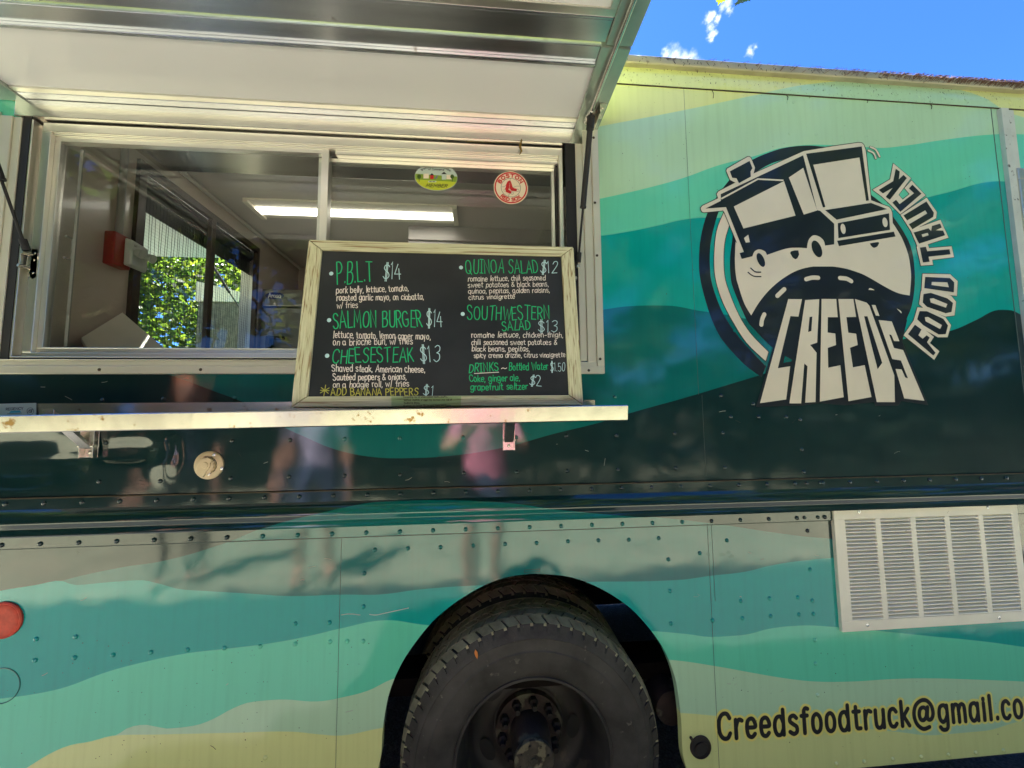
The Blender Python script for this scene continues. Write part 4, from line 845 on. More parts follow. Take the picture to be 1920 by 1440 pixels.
lg.fill(D(ring_, .0008), CR); outl(lg, ring_, 1.4, .0010, BK)
disc_l = smooth_px([(1374,442),(1369,482),(1369.5,518),(1376,545),(1399,598),(1415.5,619),(1445,649),(1470,667)])
disc_r = smooth_px([(1685,626),(1697,603),(1710,569.6),(1715,521),(1709.5,471),(1695,437),(1673,405),(1655,383),(1633,366)])
lg.fill(D(disc_l + [(1484, 674), (1560, 690), (1660, 660)] + disc_r + [(1500, 380), (1400, 400)], .0008), NV)
crm_l = smooth_px([(1379.5,440),(1377.4,486),(1379.5,518),(1384,536),(1395,569),(1408,591.5)])
road = smooth_px([(1408,591.5),(1423,567),(1443,543),(1468,522),(1495,507),(1524,500),(1549,499),(1581,503),(1608,511),(1626,519),(1662.5,540),(1684,550),(1705,554.3)])
crm_r = smooth_px([(1705,554.3),(1707.6,521),(1706,500),(1702,477),(1691,448),(1677,424)])
lg.fill(D(crm_l + road[1:] + crm_r[1:] + [(1640, 400), (1450, 410)], .0012), CR)
truck_s = [(1313.2,393.6),(1312.6,390),(1316,386),(1345,372),(1342.5,364),(1346,359),(1376.7,343),(1367.7,338.5),(1360.5,321),(1362,316.5),(1401,294),(1405,294),(1408,297),(1415.6,315),(1413,325),(1506,283.5),(1560,274.4),(1608,267.6),(1615,268),(1619,272),(1622.8,282),(1633,375.6),(1666,388),(1669.5,392),(1672.5,399),(1673.4,419),(1690,446),(1640,500),(1420,500),(1380,470),(1380,455),(1357,399),(1355,396),(1319,399.5),(1315,398)]
lg.fill(D(truck_s, .0016), CR); outl(lg, truck_s[:26], 1.5, .0018, BK, closed=False); outl(lg, [truck_s[i] for i in (30, 31, 32, 33, 34, 0)], 1.5, .0018, BK, closed=False)
archf = smooth_px([(1546,461),(1543,451),(1534,443.5),(1523.5,442),(1515,451),(1512,466)]); archr = smooth_px([(1437,478.5),(1433.6,472),(1423,468),(1414,472),(1410,481)])
body = [(1350.6,364.7),(1417,333.5),(1505,292),(1531,394.5),(1537,396),(1563,420),(1563,458.6)] + archf + smooth_px([(1512,466),(1493,465),(1471.5,467),(1437,478.5)])[1:] + archr[1:] + [(1390,486),(1386,475),(1394,473),(1360.5,389),(1322,391.7),(1351,377)]
lg.fill(D(body, .0020), NV)
lg.fill(D([(1367.7,322),(1404.7,302.4),(1410,316),(1406.5,322),(1407,332),(1385,344),(1380,335),(1372,334)], .0020), NV)
for q in [[(1510.5,289),(1614.7,275.3),(1628,376.5),(1622.8,377.4),(1610.5,296),(1524,309.7),(1546.6,388.6),(1542,389.6)], [(1546,394.5),(1632,381),(1662.5,392.7),(1567.7,412.6)], [(1570,419),(1665.8,400.5),(1667.6,431.5),(1571,447)], [(1568.6,452),(1674.8,434.8),(1678,444),(1572,462)], smooth_px([(1629.6,457),(1646,454.6),(1645,461),(1640,464.6),(1636,464.6),(1632,461)]) , [(1480.6,475),(1482,472),(1489,470),(1496,470),(1497.5,478),(1494,485),(1490,486.6),(1485,483)]]:
    lg.fill(D(q, .0020), NV)
for (x, y, a, b, t) in [(1425.5, 488, 7.6, 13.2, 14), (1530.5, 467.3, 9.6, 16, 12)]:
    t = R(t); lg.fill(D([(x + a * math.cos(k * math.pi / 14) * math.cos(t) + b * math.sin(k * math.pi / 14) * math.sin(t), y - a * math.cos(k * math.pi / 14) * math.sin(t) * -1 + b * math.sin(k * math.pi / 14) * math.cos(t) * 1) for k in range(28)], .0024), NV)
for q in [[(1375,388),(1469,340.5),(1490.5,405),(1393,429)], [(1478,333.7),(1505,315.6),(1531,395.4),(1506,403)], [(1394,447),(1402,440.6),(1405,454.7),(1397.5,455.6)]]: lg.fill(D(q, .0024), CR)
for (x, y, a, b) in [(1579.6, 429.7, 4.6, 9.6), (1658, 417.5, 4.8, 9)]: lg.fill(D([(x + a * math.cos(k * math.pi / 12) - .12 * b * math.sin(k * math.pi / 12) * -1, y + b * math.sin(k * math.pi / 12)) for k in range(24)], .0024), CR)
def stroke_px(pts, w, off, mi): lg.ribbon(D(smooth_px(pts) if len(pts) > 2 else pts, 0), WN, w * DIST / FPX, .00002, off, mi)
lg.ribbon(D([(1351.5,373.5),(1420,336.5),(1468,339)], 0), WN, 3.4 * DIST / FPX, .00002, .0024, CR, rnd=False)
stroke_px([(1407,503),(1415.6,510),(1425.5,510.6)], 2.6, .0016, NV); stroke_px([(1402,511),(1412,518),(1426,519)], 2.6, .0016, NV)
for q in ([(1631,276.5),(1641,281.5),(1648,294)], [(1627.5,283),(1637,288),(1641,297.5)]): stroke_px(q, 6.2, .0016, BK); stroke_px(q, 4.2, .0020, CR)
for q, w in [([(1457,555),(1470,542.5)], 9), ([(1427,609),(1428.5,599),(1432.7,589.5)], 8.6), ([(1511,523.8),(1522,520.8),(1533.5,521)], 9), ([(1574.5,521.5),(1586.6,522.8),(1595.5,527.5)], 9), ([(1631.5,544.2),(1646.5,552.5)], 9), ([(1674,578.8),(1686,586)], 9)]: stroke_px(q, w, .0012, CR)
lg.build('logo_emblem', LM, T, label='round cartoon food van logo')
# CREED'S
lt = MB()
lt.fill(D([(1476,556),(1417,763),(1475,761),(1504,760.5),(1536,756),(1583,760),(1638,754),(1640,761),(1684,760.5),(1689,752),(1740,760),(1691,640),(1700,600),(1650,545),(1560,540)], .0014), NV)
lt.fill(D([(1470.6,667),(1484,674.5),(1483,678),(1468,680.6)], .0018), TD)
for q in [[(1477,561),(1502.6,561.4),(1496,594),(1481,593),(1457.5,690.5),(1480.6,687),(1473,749),(1424,756)],
 [(1508.6,563),(1535,561.4),(1531,642.6),(1518,647),(1530,661.6),(1528,754),(1508.6,755),(1513,687),(1507,681.5),(1501,756.4),(1479,756.4)],
 [(1539.4,561),(1566.8,561),(1569.5,595),(1551,595),(1550.6,623.8),(1565,625.6),(1566.4,647),(1551,652.6),(1551.8,689.7),(1574.4,685),(1580.7,744.7),(1536,753.2)],
 [(1570.8,561),(1598.8,561),(1604,594.5),(1585.8,595),(1589.4,624),(1604,626),(1607,647),(1592.5,652.3),(1598,689),(1620,684.8),(1632.7,744.4),(1589.7,752.3)],
 [(1601.7,561),(1623.7,567.8),(1629,574),(1675.5,704),(1676.6,754),(1642.6,754)], [(1633,572),(1640,572.3),(1647.7,592.7),(1640.8,592)],
 [(1646,600.3),(1670.6,603),(1685,640),(1675,639.6),(1669.7,628),(1665.8,627.4),(1674.8,652.6),(1692,656.6),(1732,751.6),(1694,747),(1677.8,692),(1689,692.7),(1696,708),(1701,709.5),(1687.8,676),(1671.5,673.4)]]:
    lt.fill(D(q, .0022), CR)
for q in [[(1516.7,594.8),(1521.7,594),(1520,621),(1514,622.8)], [(1618.8,593.4),(1625,593.4),(1652.6,680.6),(1644,692.4)]]: lt.fill(D(q, .0026), NV)
lt.build('name_lettering', LM, T)
# FOOD TRUCK
ft = MB()
BACK = [[(1674.4,306.6),(1707.5,334.3),(1684,366),(1667,381.7),(1652.5,368.5),(1635.7,356),(1668.5,336.5)], [(1708.6,338.6),(1735,366.4),(1687.5,402),(1667,381.7),(1684.6,365.6),(1692,374.4),(1705,364),(1695.5,353)],
 [(1737,370.7),(1756,397.7),(1754.6,409.4),(1708,434),(1688,403)], [(1762.6,412.3),(1778,445.8),(1740,458),(1720,463),(1707,432)], [(1718,462.5),(1739,458),(1741.5,465.5),(1783.8,461.9),(1788,482.3),(1747.3,487.4),(1748.8,496.9),(1726,498.3)],
 [(1729.3,513.5),(1781,514.3),(1794.9,527.4),(1793.4,555),(1727,547)], [(1726.4,545.6),(1744.6,545),(1782.5,554.4),(1792,566),(1789,591.6),(1771.6,593.8),(1730,577),(1722.7,570.4)],
 [(1719.8,576.3),(1735.8,577.7),(1772.3,595.2),(1782.5,609.8),(1776,632.4),(1757.7,632.4),(1735.8,620),(1712.5,601)], [(1712.5,601),(1725.6,611.3),(1735.8,620),(1750.4,631.7),(1743,643.3),(1760.6,658.7),(1751,674.7),(1693.5,628.8)]]
for i, q in enumerate(BACK): outl(ft, q, 2.6, .0004, BK); ft.fill(D(q, .0008 + .00002 * i), CR)
for q in [[(1678.8,316.8),(1686.3,321.9),(1684.6,336.5),(1693.3,328.4),(1699.6,334.3),(1667.8,375),(1660,369.7),(1673,352.5),(1654.7,363),(1647,356.6),(1674,340)],
 [(1710,346.7),(1727,363.4),(1687.5,397.7),(1672.5,380.2),(1679.5,375),(1686,383),(1713,362.7),(1703.5,353.7)], [(1736.4,378),(1750.2,399.2),(1748.8,407.2),(1710,430.2),(1703.5,421),(1737.8,400.6),(1734,394.8),(1700,413.8),(1693.3,404.3)],
 [(1761.9,419.6),(1765,426.9),(1753.9,432),(1767.7,432.7),(1771,441.5),(1722.5,457.2),(1712.3,436.4),(1740,428.3),(1745,433.4),(1746.6,424)], [(1724,464.5),(1735.3,463),(1737.8,471.4),(1779.4,467.7),(1781.3,477.2),(1740.3,481.6),(1742.2,491),(1729.8,492.5)],
 [(1734,519.4),(1780.3,521.6),(1788.3,529.6),(1787.6,548.3),(1732.2,540.5)], [(1730.7,551.5),(1744.6,549.3),(1775.2,559.5),(1786,568.2),(1783.2,585),(1772.3,587.6),(1737.3,575.5),(1729.3,567.5)],
 [(1723.4,583.5),(1737.3,583.8),(1768,598),(1776.7,610.5),(1772.3,626.6),(1759.2,627.3),(1730,609.8),(1719,598.9)], [(1714.7,609),(1727,617.8),(1721.3,628.8),(1729.3,635.3),(1736.6,628.8),(1742.4,633),(1737.3,641.9),(1753.3,661.6),(1749,666.7),(1701.6,626.6)]]: ft.fill(D(q, .0013), NV)
for q in [[(1726.9,440),(1738.5,437),(1740,441.5),(1729,445)], [(1746,528.9),(1775.2,529.6),(1778,539),(1745.3,534.7)], [(1742.4,560.2),(1749,559.5),(1775.2,570.4),(1772.3,577),(1743.9,567.5)], [(1733,595.2),(1738.8,594.5),(1765,609.8),(1761.4,617),(1734.4,602.5)]]: ft.fill(D(q, .0017), CR)
ft.build('slogan_lettering', LM, T)
# e-mail address
em = MB(); A_, B_ = P(1347, 1386), P(1951, 1342); txt = "Creedsfoodtruck@gmail.com"; U_ = Vector((0, 0, (P(1349, 1338).z - A_.z)))
text(em, txt, A_, B_, U_, WN, .0245, .00004, .0003, 1, track=16, rnd=True, din=True)
text(em, txt, A_, B_, U_, WN, .0118, .00004, .0008, 0, track=16, rnd=True, din=True)
em.build('email_lettering', [M['black'], M['halo']], T)
bx = MB(); a, b = P(983, 1073), P(1012, 1067); bx.ribbon([a, Vector((b.x, 0, a.z)), b, Vector((a.x, 0, b.z))], WN, .0014, .0001, .0003, 0, closed=True); bx.build('arch_label', M['seam'], T)
# scrapes on the wrap
sc = MB()
for q in [[(640,1153),(655,1151),(675,1153)], [(693,1152),(705,1153),(720,1150),(766,1140)]]: sc.ribbon([P(*z) for z in catmull(q, 4)], WN, .002, .0004, .0002, 0)
for q in [(1354,1040),(1366,1036),(1371,1043),(1328,1040)]: sc.fill([P(q[0] + random.uniform(2, 7) * math.cos(k), q[1] + random.uniform(2, 5) * math.sin(k)) + WN * .0004 for k in [i * .7 for i in range(9)]], 1)
sc.loose('scrape', [M['post'], M['tealdecal']], T)

# --- rear window seen through the kitchen: frame, screen, shade
bw = MB(); YM = PX(390, 520, -1.3).y
bw.box(-1.31, -1.285, VY0, VY0 + .035, VZ0, VZ1); bw.box(-1.31, -1.285, VY1 - .02, VY1, VZ0, VZ1); bw.box(-1.31, -1.285, VY0 + .035, VY1 - .02, VZ1 - .03, VZ1); bw.box(-1.31, -1.285, VY0 + .035, VY1 - .02, VZ0, VZ0 + .04); bw.box(-1.305, -1.283, YM - .014, YM + .014, VZ0 + .04, VZ1 - .03)
rwin = bw.build('rear_window', M['brown'], T, bevel=.002)
al2 = MB(); al2.box(-1.378, -1.312, VY1 - .014, VY1 - .001, VZ0, VZ1); al2.box(-1.378, -1.312, VY0 + .001, VY0 + .012, VZ0, VZ1); al2.box(-1.378, -1.312, VY0 + .012, VY1 - .014, VZ0 + .001, VZ0 + .012); al2.build('window_jamb', M['alu_white'], rwin)
shd = MB(); shd.tube([(-1.335, VY0 + .03, 2.335), (-1.335, VY1 - .03, 2.335)], .03, 16); shd.box(-1.335, -1.330, VY0 + .014, VY1 - .016, 2.235, 2.385); shd.build('roller_shade', M['shade'], rwin, smooth=True)
scn = MB()
for i in range(46):
    y = VY0 + .045 + i * (VY1 - VY0 - .08) / 45; ph = random.uniform(0, 6)
    scn.tube([(-1.318, y + .0035 * math.sin(ph + z * 9), z) for z in [VZ0 + .03 + k * .11 for k in range(8)]], .0008, 4, cap=False)
for i in range(60): z = VZ0 + .04 + i * .0138; scn.tube([(-1.319, VY0 + .04, z), (-1.319, VY1 - .02, z)], .0003, 3, cap=False)
scn.build('insect_screen', M['screen'], rwin)
# rear flap and its strut outside the rear window
rfm = MB(); rfm.box(-2.15, -1.382, VY0 - .05, VY1 + .02, 2.345, 2.375); rflap = rfm.build('rear_flap', M['panel_white'], T, bevel=.003)
g = MB(); g.tube([PX(395, 492, -1.62), PX(430, 548, -1.5)], .008, 10); g.tube([PX(430, 548, -1.5), PX(466, 603, -1.392)], .004, 8); g.build('gas_strut', M['rubber_and_hole'], rflap)
# ceiling light
cl_ = MB(); cl_.box(-1.16, -.115, .79, .965, 2.478, 2.489); cl_.box(-1.16, -1.135, .79, .965, 2.466, 2.478); cl_.box(-.14, -.115, .79, .965, 2.466, 2.478); lampo = cl_.build('ceiling_light', M['white_paint'], T, bevel=.002)
d_ = MB(); d_.box(-1.134, -.141, .858, .916, 2.470, 2.4775); d_.build('diffuser', M['lamp'], lampo)
# range hood
ho = MB(); ho.box(-.40, .95, 1.02, 1.69, 2.05, 2.488)
for z in (2.40, 2.34, 2.28, 2.22, 2.16, 2.1): ho.box(-.40, .95, 1.008, 1.0195, z, z + .012)
ho.box(-.95, -.40, 1.30, 1.69, 2.12, 2.36); ho.build('range_hood', mat('hood_steel', (.42, .40, .38), .5, .8, noise=(5, .8)), T, bevel=.003)
ds = MB(); ds.tube([(.55, 1.0, 2.44), (.62, .35, 2.44)], .02, 12); ds.box(.6, .66, .1, 1.0, 2.30, 2.485); ds.build('duct_pipe', M['alu'], T)
cn = MB(); cn.box(RX1, 1.6, .12, .62, 1.001, 1.50); cn.build('work_counter', M['steel'], T)

# ------------------------------------------------------------------ things in and on the truck
# chalkboard menu, leaning back a little on the shelf
b0, b1 = Vector((0, -.200, 1.4325)), Vector((0, -.140, 1.858)); bu = (b1 - b0).normalized(); bn = Vector((1, 0, 0)).cross(bu).normalized()
if bn.y > 0: bn = -bn
def PB(px, py, off=0.0): return PPL(px, py, b0, bn) + bn * off
corn = [PB(577, 450), PB(1072, 455), PB(1097, 762), PB(547, 764)]
bxl, bxr = (corn[0].x + corn[3].x) / 2, (corn[1].x + corn[2].x) / 2; bh = (b1 - b0).length
def BP(x, h, off=0.0): return Vector((x, b0.y, b0.z)) + bu * h + bn * off      # x in metres, h up the board
inn = [PB(603, 470.5), PB(1051, 477), PB(1069, 740.5), PB(576, 743.5)]
ixl, ixr = (inn[0].x + inn[3].x) / 2, (inn[1].x + inn[2].x) / 2
hb = ((inn[2] - b0).dot(bu) + (inn[3] - b0).dot(bu)) / 2; ht = ((inn[0] - b0).dot(bu) + (inn[1] - b0).dot(bu)) / 2
menu = thing('menu_board', 'chalkboard menu in a whitewashed wooden frame leaning on the steel serving shelf', 'menu board', BP((bxl + bxr) / 2, 0))
TH = .018
def plank(q):  # mitred frame member: four (x, h) corners, front bevelled slightly towards the inner edge
    f = MB(); fr_ = [BP(a, c, 0) for a, c in q]; bk_ = [BP(a, c, -TH) for a, c in q]; f.hexa(bk_, fr_); return f
o4 = [(bxl, 0), (bxr, 0), (bxr, bh), (bxl, bh)]; i4 = [(ixl, hb), (ixr, hb), (ixr, ht), (ixl, ht)]
def woodmat(nm, sc):
    m = mat(nm, srgb(196, 176, 136), .62)
    t = m.node_tree; b = t.nodes['Principled BSDF']; tcn = N(t, 'ShaderNodeTexCoord'); mp = N(t, 'ShaderNodeMapping'); mp.inputs['Scale'].default_value = sc; t.links.new(tcn.outputs['Object'], mp.inputs['Vector'])
    n = N(t, 'ShaderNodeTexNoise'); n.inputs['Scale'].default_value = 1; n.inputs['Detail'].default_value = 5; n.inputs['Distortion'].default_value = .6; t.links.new(mp.outputs[0], n.inputs['Vector'])
    cr_ = N(t, 'ShaderNodeValToRGB'); e = cr_.color_ramp.elements; e[0].position = .36; e[0].color = srgb(150, 126, 88); e[1].position = .43; e[1].color = srgb(204, 202, 160)
    k_ = cr_.color_ramp.elements.new(.7); k_.color = srgb(226, 226, 192); t.links.new(n.outputs['Fac'], cr_.inputs[0]); t.links.new(cr_.outputs[0], b.inputs['Base Color'])
    bp = N(t, 'ShaderNodeBump'); bp.inputs['Distance'].default_value = .0022; t.links.new(n.outputs['Fac'], bp.inputs['Height']); t.links.new(bp.outputs[0], b.inputs['Normal']); return m
WH, WV = woodmat('wood_grain_long', (7, 110, 300)), woodmat('wood_grain_upright', (300, 110, 7))
g_ = .0004
for a in range(4):
    b = (a + 1) % 4; q = [o4[a], o4[b], i4[b], i4[a]]
    c_ = [sum(z[k] for z in q) / 4 for k in (0, 1)]
    plank([(z[0] + (c_[0] - z[0]) * .003, z[1] + (c_[1] - z[1]) * .006) for z in q]).build('frame_rail', WH if a % 2 == 0 else WV, menu, bevel=.0012)
cbm = MB(); cbm.hexa([BP(x, h, -.012) for x, h in [(ixl - .004, hb - .004), (ixr + .004, hb - .004), (ixr + .004, ht + .004), (ixl - .004, ht + .004)]], [BP(x, h, -.006) for x, h in [(ixl - .004, hb - .004), (ixr + .004, hb - .004), (ixr + .004, ht + .004), (ixl - .004, ht + .004)]])
slate = cbm.build('chalkboard', M['board'], menu)
leg = MB(); xm = (bxl + bxr) / 2
for x in (bxl + .12, bxr - .12): leg.hexa([BP(x - .012, .30, -TH - .001), BP(x + .012, .30, -TH - .001), BP(x + .012, .32, -TH - .001), BP(x - .012, .32, -TH - .001)], [Vector((x - .012, -.05, 1.432)), Vector((x + .012, -.05, 1.432)), Vector((x + .012, -.042, 1.432)), Vector((x - .012, -.042, 1.432))])
leg.loose('prop_leg', WV, menu)
CB = lambda u, v: PB(560 + u / 3.4286, 440 + v / 3.4286, -.006)
GR, WT, BL, OL = 0, 1, 2, 3
wr = MB()
def wline(txt, x0, y0, x1, y1, h, mi, w, jit=1.15, track=7):
    A = CB(x0, y0); text(wr, txt, A, CB(x1, y1), CB(x0, y0 - h) - A, bn, w * .00031, w * .00002, .0003, mi, track, jit)
wline("P.B.L.T", 238, 312, 475, 292, 136, GR, 8.4); wline("$14", 532, 283, 660, 280, 104, BL, 6.6)
wline("pork belly, lettuce, tomato,", 235, 370, 705, 355, 42, WT, 6.2); wline("roasted garlic mayo, on ciabatta,", 237, 418, 802, 410, 41, WT, 6.2); wline("w/ fries", 238, 466, 375, 464, 40, WT, 5.2)
wline("SALMON BURGER", 214, 597, 795, 583, 106, GR, 8.4); wline("$14", 815, 588, 924, 583, 103, BL, 6.4)
wline("lettuce, tomato, lemon caper mayo,", 217, 658, 846, 668, 46, WT, 5.8); wline("on a brioche bun, w/ fries", 215, 707, 730, 697, 44, WT, 5.8)
wline("CHEESESTEAK", 206, 822, 740, 812, 92, GR, 8); wline("$13", 778, 812, 906, 816, 100, BL, 6.4)
wline("Shaved steak, American cheese,", 208, 876, 812, 881, 45, WT, 6.4); wline("Sautéed peppers & onions,", 215, 933, 690, 928, 43, WT, 6.4); wline("on a hoagie roll, w/ fries", 213, 980, 708, 972, 41, WT, 5.8)
wline("*", 126, 1034, 190, 1034, 66, OL, 6); wline("ADD BANANA PEPPERS", 200, 1030, 766, 1030, 46, OL, 7); wline("$1", 796, 1030, 866, 1030, 64, BL, 5.4)
wline("QUINOA SALAD", 1072, 240, 1546, 236, 84, GR, 7); wline("$12", 1553, 236, 1667, 242, 76, BL, 6.8)
wline("romaine lettuce, chili seasoned", 1088, 294, 1590, 285, 35, WT, 5.4); wline("sweet potatoes & black beans,", 1088, 333, 1610, 325, 34, WT, 5.2); wline("quinoa, pepitas, golden raisins,", 1088, 372, 1618, 364, 33, WT, 5.2); wline("citrus vinaigrette", 1094, 412, 1392, 403, 32, WT, 5.2)
wline("SOUTHWESTERN", 1082, 542, 1618, 536, 86, GR, 7.4); wline("SALAD", 1308, 612, 1495, 601, 58, GR, 7); wline("$13", 1540, 618, 1668, 624, 74, BL, 5.4)
wline("romaine lettuce, chicken-thigh,", 1110, 656, 1703, 655, 36, WT, 5.2); wline("chili seasoned sweet potatoes &", 1108, 703, 1665, 703, 35, WT, 5.2); wline("black beans, pepitas,", 1112, 745, 1487, 745, 35, WT, 5.4); wline("spicy crema drizzle, citrus vinaigrette", 1126, 787, 1718, 783, 33, WT, 5)
wline("DRINKS", 1092, 882, 1287, 872, 54, GR, 6.8); wr.ribbon([CB(1130, 889), CB(1286, 880)], bn, .0018, .0001, .0003, WT); wline("~", 1298, 868, 1338, 868, 30, WT, 5.4); wline("Bottled Water", 1353, 868, 1608, 862, 48, GR, 6.2); wline("$1.50", 1620, 874, 1716, 874, 56, BL, 4.8)
wline("Coke, ginger ale,", 1098, 942, 1425, 936, 45, GR, 6.2); wline("grapefruit seltzer", 1104, 997, 1475, 990, 43, GR, 6.2); wline("$2", 1482, 964, 1566, 972, 64, BL, 5.8)
for u, v in [(204, 243), (190, 544), (177, 774), (1043, 204), (1054, 504)]: wr.disc(CB(u, v) + bn * .0005, Vector((1, 0, 0)) * .0051, bu * .0053, BL, 18)
wr.build('menu_lettering', [M['chalkgreen'], M['chalkwhite'], M['chalkblue'], M['chalkolive']], menu)
fl_ = MB(); q = [PB(734, 743.5, .0006), PB(864.5, 743, .0006), PB(864, 762, .0006), PB(734, 762.5, .0006)]; fl_.fill(q, 0)
FB = lambda u, v: PB(560 + u / 3.4286, 440 + v / 3.4286, .0006)
for txt, a, b in [("• Consuming raw or undercooked meats, poultry,", (662, 1049), (958, 1047)), ("seafood, shellfish, or eggs may increase your risk of", (676, 1068), (985, 1066)), ("foodborne illness.", (676, 1087), (780, 1086)), ("• All prices are before 9% Vermont Meals and Rooms", (662, 1105), (978, 1102))]:
    text(fl_, txt, FB(*a), FB(*b), FB(a[0], a[1] - 11) - FB(*a), bn, .0007, .00005, .0003, 1, 8)
fl_.build('notice_label', [M['film_clear'], M['print']], menu)
# refrigerator in the far corner
fz = (-1.283, -.72, 1.21, 1.69); fr0 = thing('refrigerator', 'grey steel refrigerator with a blue oval badge in the back corner of the kitchen', 'refrigerator', (-1.0, 1.45, 1.0))
b = MB(); b.box(fz[0], fz[1], fz[2] + .05, fz[3], 1.0, 2.168); b.build('cabinet', M['fridge'], fr0, bevel=.004)
b = MB(); b.box(fz[0] + .004, fz[1], fz[2], fz[2] + .046, 2.064, 2.166); fd = b.build('freezer_door', M['fridge'], fr0, bevel=.005)
b = MB(); b.box(fz[0] + .004, fz[1], fz[2], fz[2] + .046, 1.05, 2.054); b.build('fridge_door', M['fridge'], fr0, bevel=.005)
b = MB(); hq = P(505, 640, 1.2); b.box(hq.x - .01, hq.x + .012, 1.175, 1.209, 1.6, P(500, 632, 1.2).z); b.box(hq.x - .01, hq.x + .085, 1.175, 1.209, P(500, 636, 1.2).z, P(500, 631, 1.2).z); b.build('handle', M['rubber_and_hole'], fr0, bevel=.003)
b = MB(); c = P(515, 554.5, 1.208); b.disc(c, Vector((.053, 0, 0)), Vector((0, 0, .021)), 0, 28); text(b, "Arosa", c + Vector((-.036, 0, -.012)), c + Vector((.036, 0, -.012)), Vector((0, 0, .026)), WN, .005, .0004, .0006, 1); b.dome(P(516, 570, 1.209), .008, .006, 1); b.build('badge', [M['blueb'], M['silver']], fd)
# emergency light with two lamp heads on the rear wall
ey, ez = .335, 1.988; el = thing('emergency_light', 'red emergency light box with two grey lamp heads under a conduit on the kitchen wall', 'emergency light', (RX1, ey, ez))
b = MB(); b.box(RX1 + .001, RX1 + .036, .280, .350, 1.946, 2.064); b.build('box', M['red'], el, bevel=.005)
b = MB(); b.hexa([(RX1 + .0365, .316, 1.955), (RX1 + .060, .322, 1.960), (RX1 + .060, .322, 2.050), (RX1 + .0365, .316, 2.058)], [(RX1 + .0365, .405, 1.955), (RX1 + .055, .395, 1.962), (RX1 + .055, .395, 2.045), (RX1 + .0365, .405, 2.056)]); b.build('cover', M['post'], el, bevel=.006)
for dy in (0, .045): b = MB(); b.tube([(RX1 + .056, .335 + dy, 2.012), (RX1 + .070, .335 + dy, 2.008), (RX1 + .084, .337 + dy, 2.003)], [.008, .014, .017], 14); b.build('lamp_head', M['post'], el, smooth=True)
b = MB(); b.tube([(RX1 + .012, .322, 2.06), (RX1 + .012, .322, 2.425)], .011, 12); b.tube([(RX1 + .012, .322, 2.034), (RX1 + .012, .322, 2.062)], [.024, .014], 12); b.build('conduit', M['grey'], el, smooth=True)
# white cutting board on the work counter, leaning at the rear wall
b = MB(); q = [PX(152, 640, -1.287), PX(229, 592, -1.287), PX(318, 668, -1.08), PX(205, 735, -1.08)]; b.slab(q, (0, 0, .012))
tag(b.build('cutting_board', M['white_paint'], origin=q[0], bevel=.004), 'white plastic cutting board tilted against the wall below the rear window', 'cutting board')
# brown leaf on the tyre
b = MB(); c = P(893, 1227, .036); d_ = Vector((.003, 0, -.0135)); s_ = Vector((.0045, 0, .001)); b.add([c - d_, c - d_ * .4 + s_, c + d_ * .3 + s_ * .9, c + d_, c + d_ * .3 - s_ * .8, c - d_ * .4 - s_, c + Vector((0, -.0015, 0))], [(0, 1, 6), (1, 2, 6), (2, 3, 6), (3, 4, 6), (4, 5, 6), (5, 0, 6)])
tag(b.build('leaf', mat('orange_leaf', srgb(216, 132, 60), .6), origin=c), 'tiny orange dry leaf stuck on the front tyre wall', 'leaf')
# pine needles on the gutter
b = MB(); rnd = random.Random(3)
for i in range(1500):
    t_ = rnd.random() ** .5; x = .46 + 1.85 * t_
    if rnd.random() > .12 + .9 * max(0, (x - 1.05) / .8): continue
    z = ZS + .0665 + rnd.random() * .024; l_ = rnd.uniform(.012, .035); a = rnd.uniform(.5, 1.2); p0 = Vector((x, -.0165, z)); p1 = Vector((x + l_ * math.cos(a), -.0175 - rnd.random() * .002, min(z + l_ * math.sin(a), ZS + .094)))
    b.tube([p0, p1], .0007, 3, cap=False)
for i in range(260):
    x = rnd.uniform(1.25, 2.3)
    if rnd.random() > (x - 1.1) / .8: continue
    y = rnd.uniform(-.012, .03); a = rnd.uniform(0, 6.3); l_ = rnd.uniform(.02, .045); z0_ = ZS + .095; b.tube([(x, y, z0_), (x + l_ * math.cos(a), y + .3 * l_ * math.sin(a), z0_ + rnd.uniform(-.003, .005))], .0008, 3, cap=False)
o = b.build('pine_needles', M['needle'], origin=(1.6, 0, ZS + .09)); o['kind'] = 'stuff'
# things outside the rear window
sb = thing('storage_box', 'diamond plate metal box with a sloping white lid outside the rear window', 'storage box', (-2.2, 2.1, GZ))
pa, pb_, pc = PX(371, 566, -1.95), P(452, 567, PX(371, 566, -1.95).y + .02), PX(371, 527, -1.95)
def face(a, b_, z0, z1): return [Vector((a.x, a.y, z0)), Vector((b_.x, b_.y, z0)), Vector((b_.x, b_.y, z1)), Vector((a.x, a.y, z1))]
xa, xb, ya = pa.x, pb_.x + .25, pa.y
b = MB(); b.box(xa, xb, ya, ya + .6, GZ + .35, pa.z); b.box(xa + .1, xb - .1, ya + .1, ya + .5, GZ, GZ + .35); b.build('body', M['diamond'], sb, bevel=.006)
b = MB(); zt_ = PX(371, 527, xa).z; b.slab([(xa - .01, ya - .01, pa.z + .003), (xb + .01, ya - .01, pa.z + .003), (xb + .01, ya - .01, pa.z + .012), (xa - .01, ya - .01, zt_)], (0, .62, 0)); b.build('lid', M['white_paint'], sb)

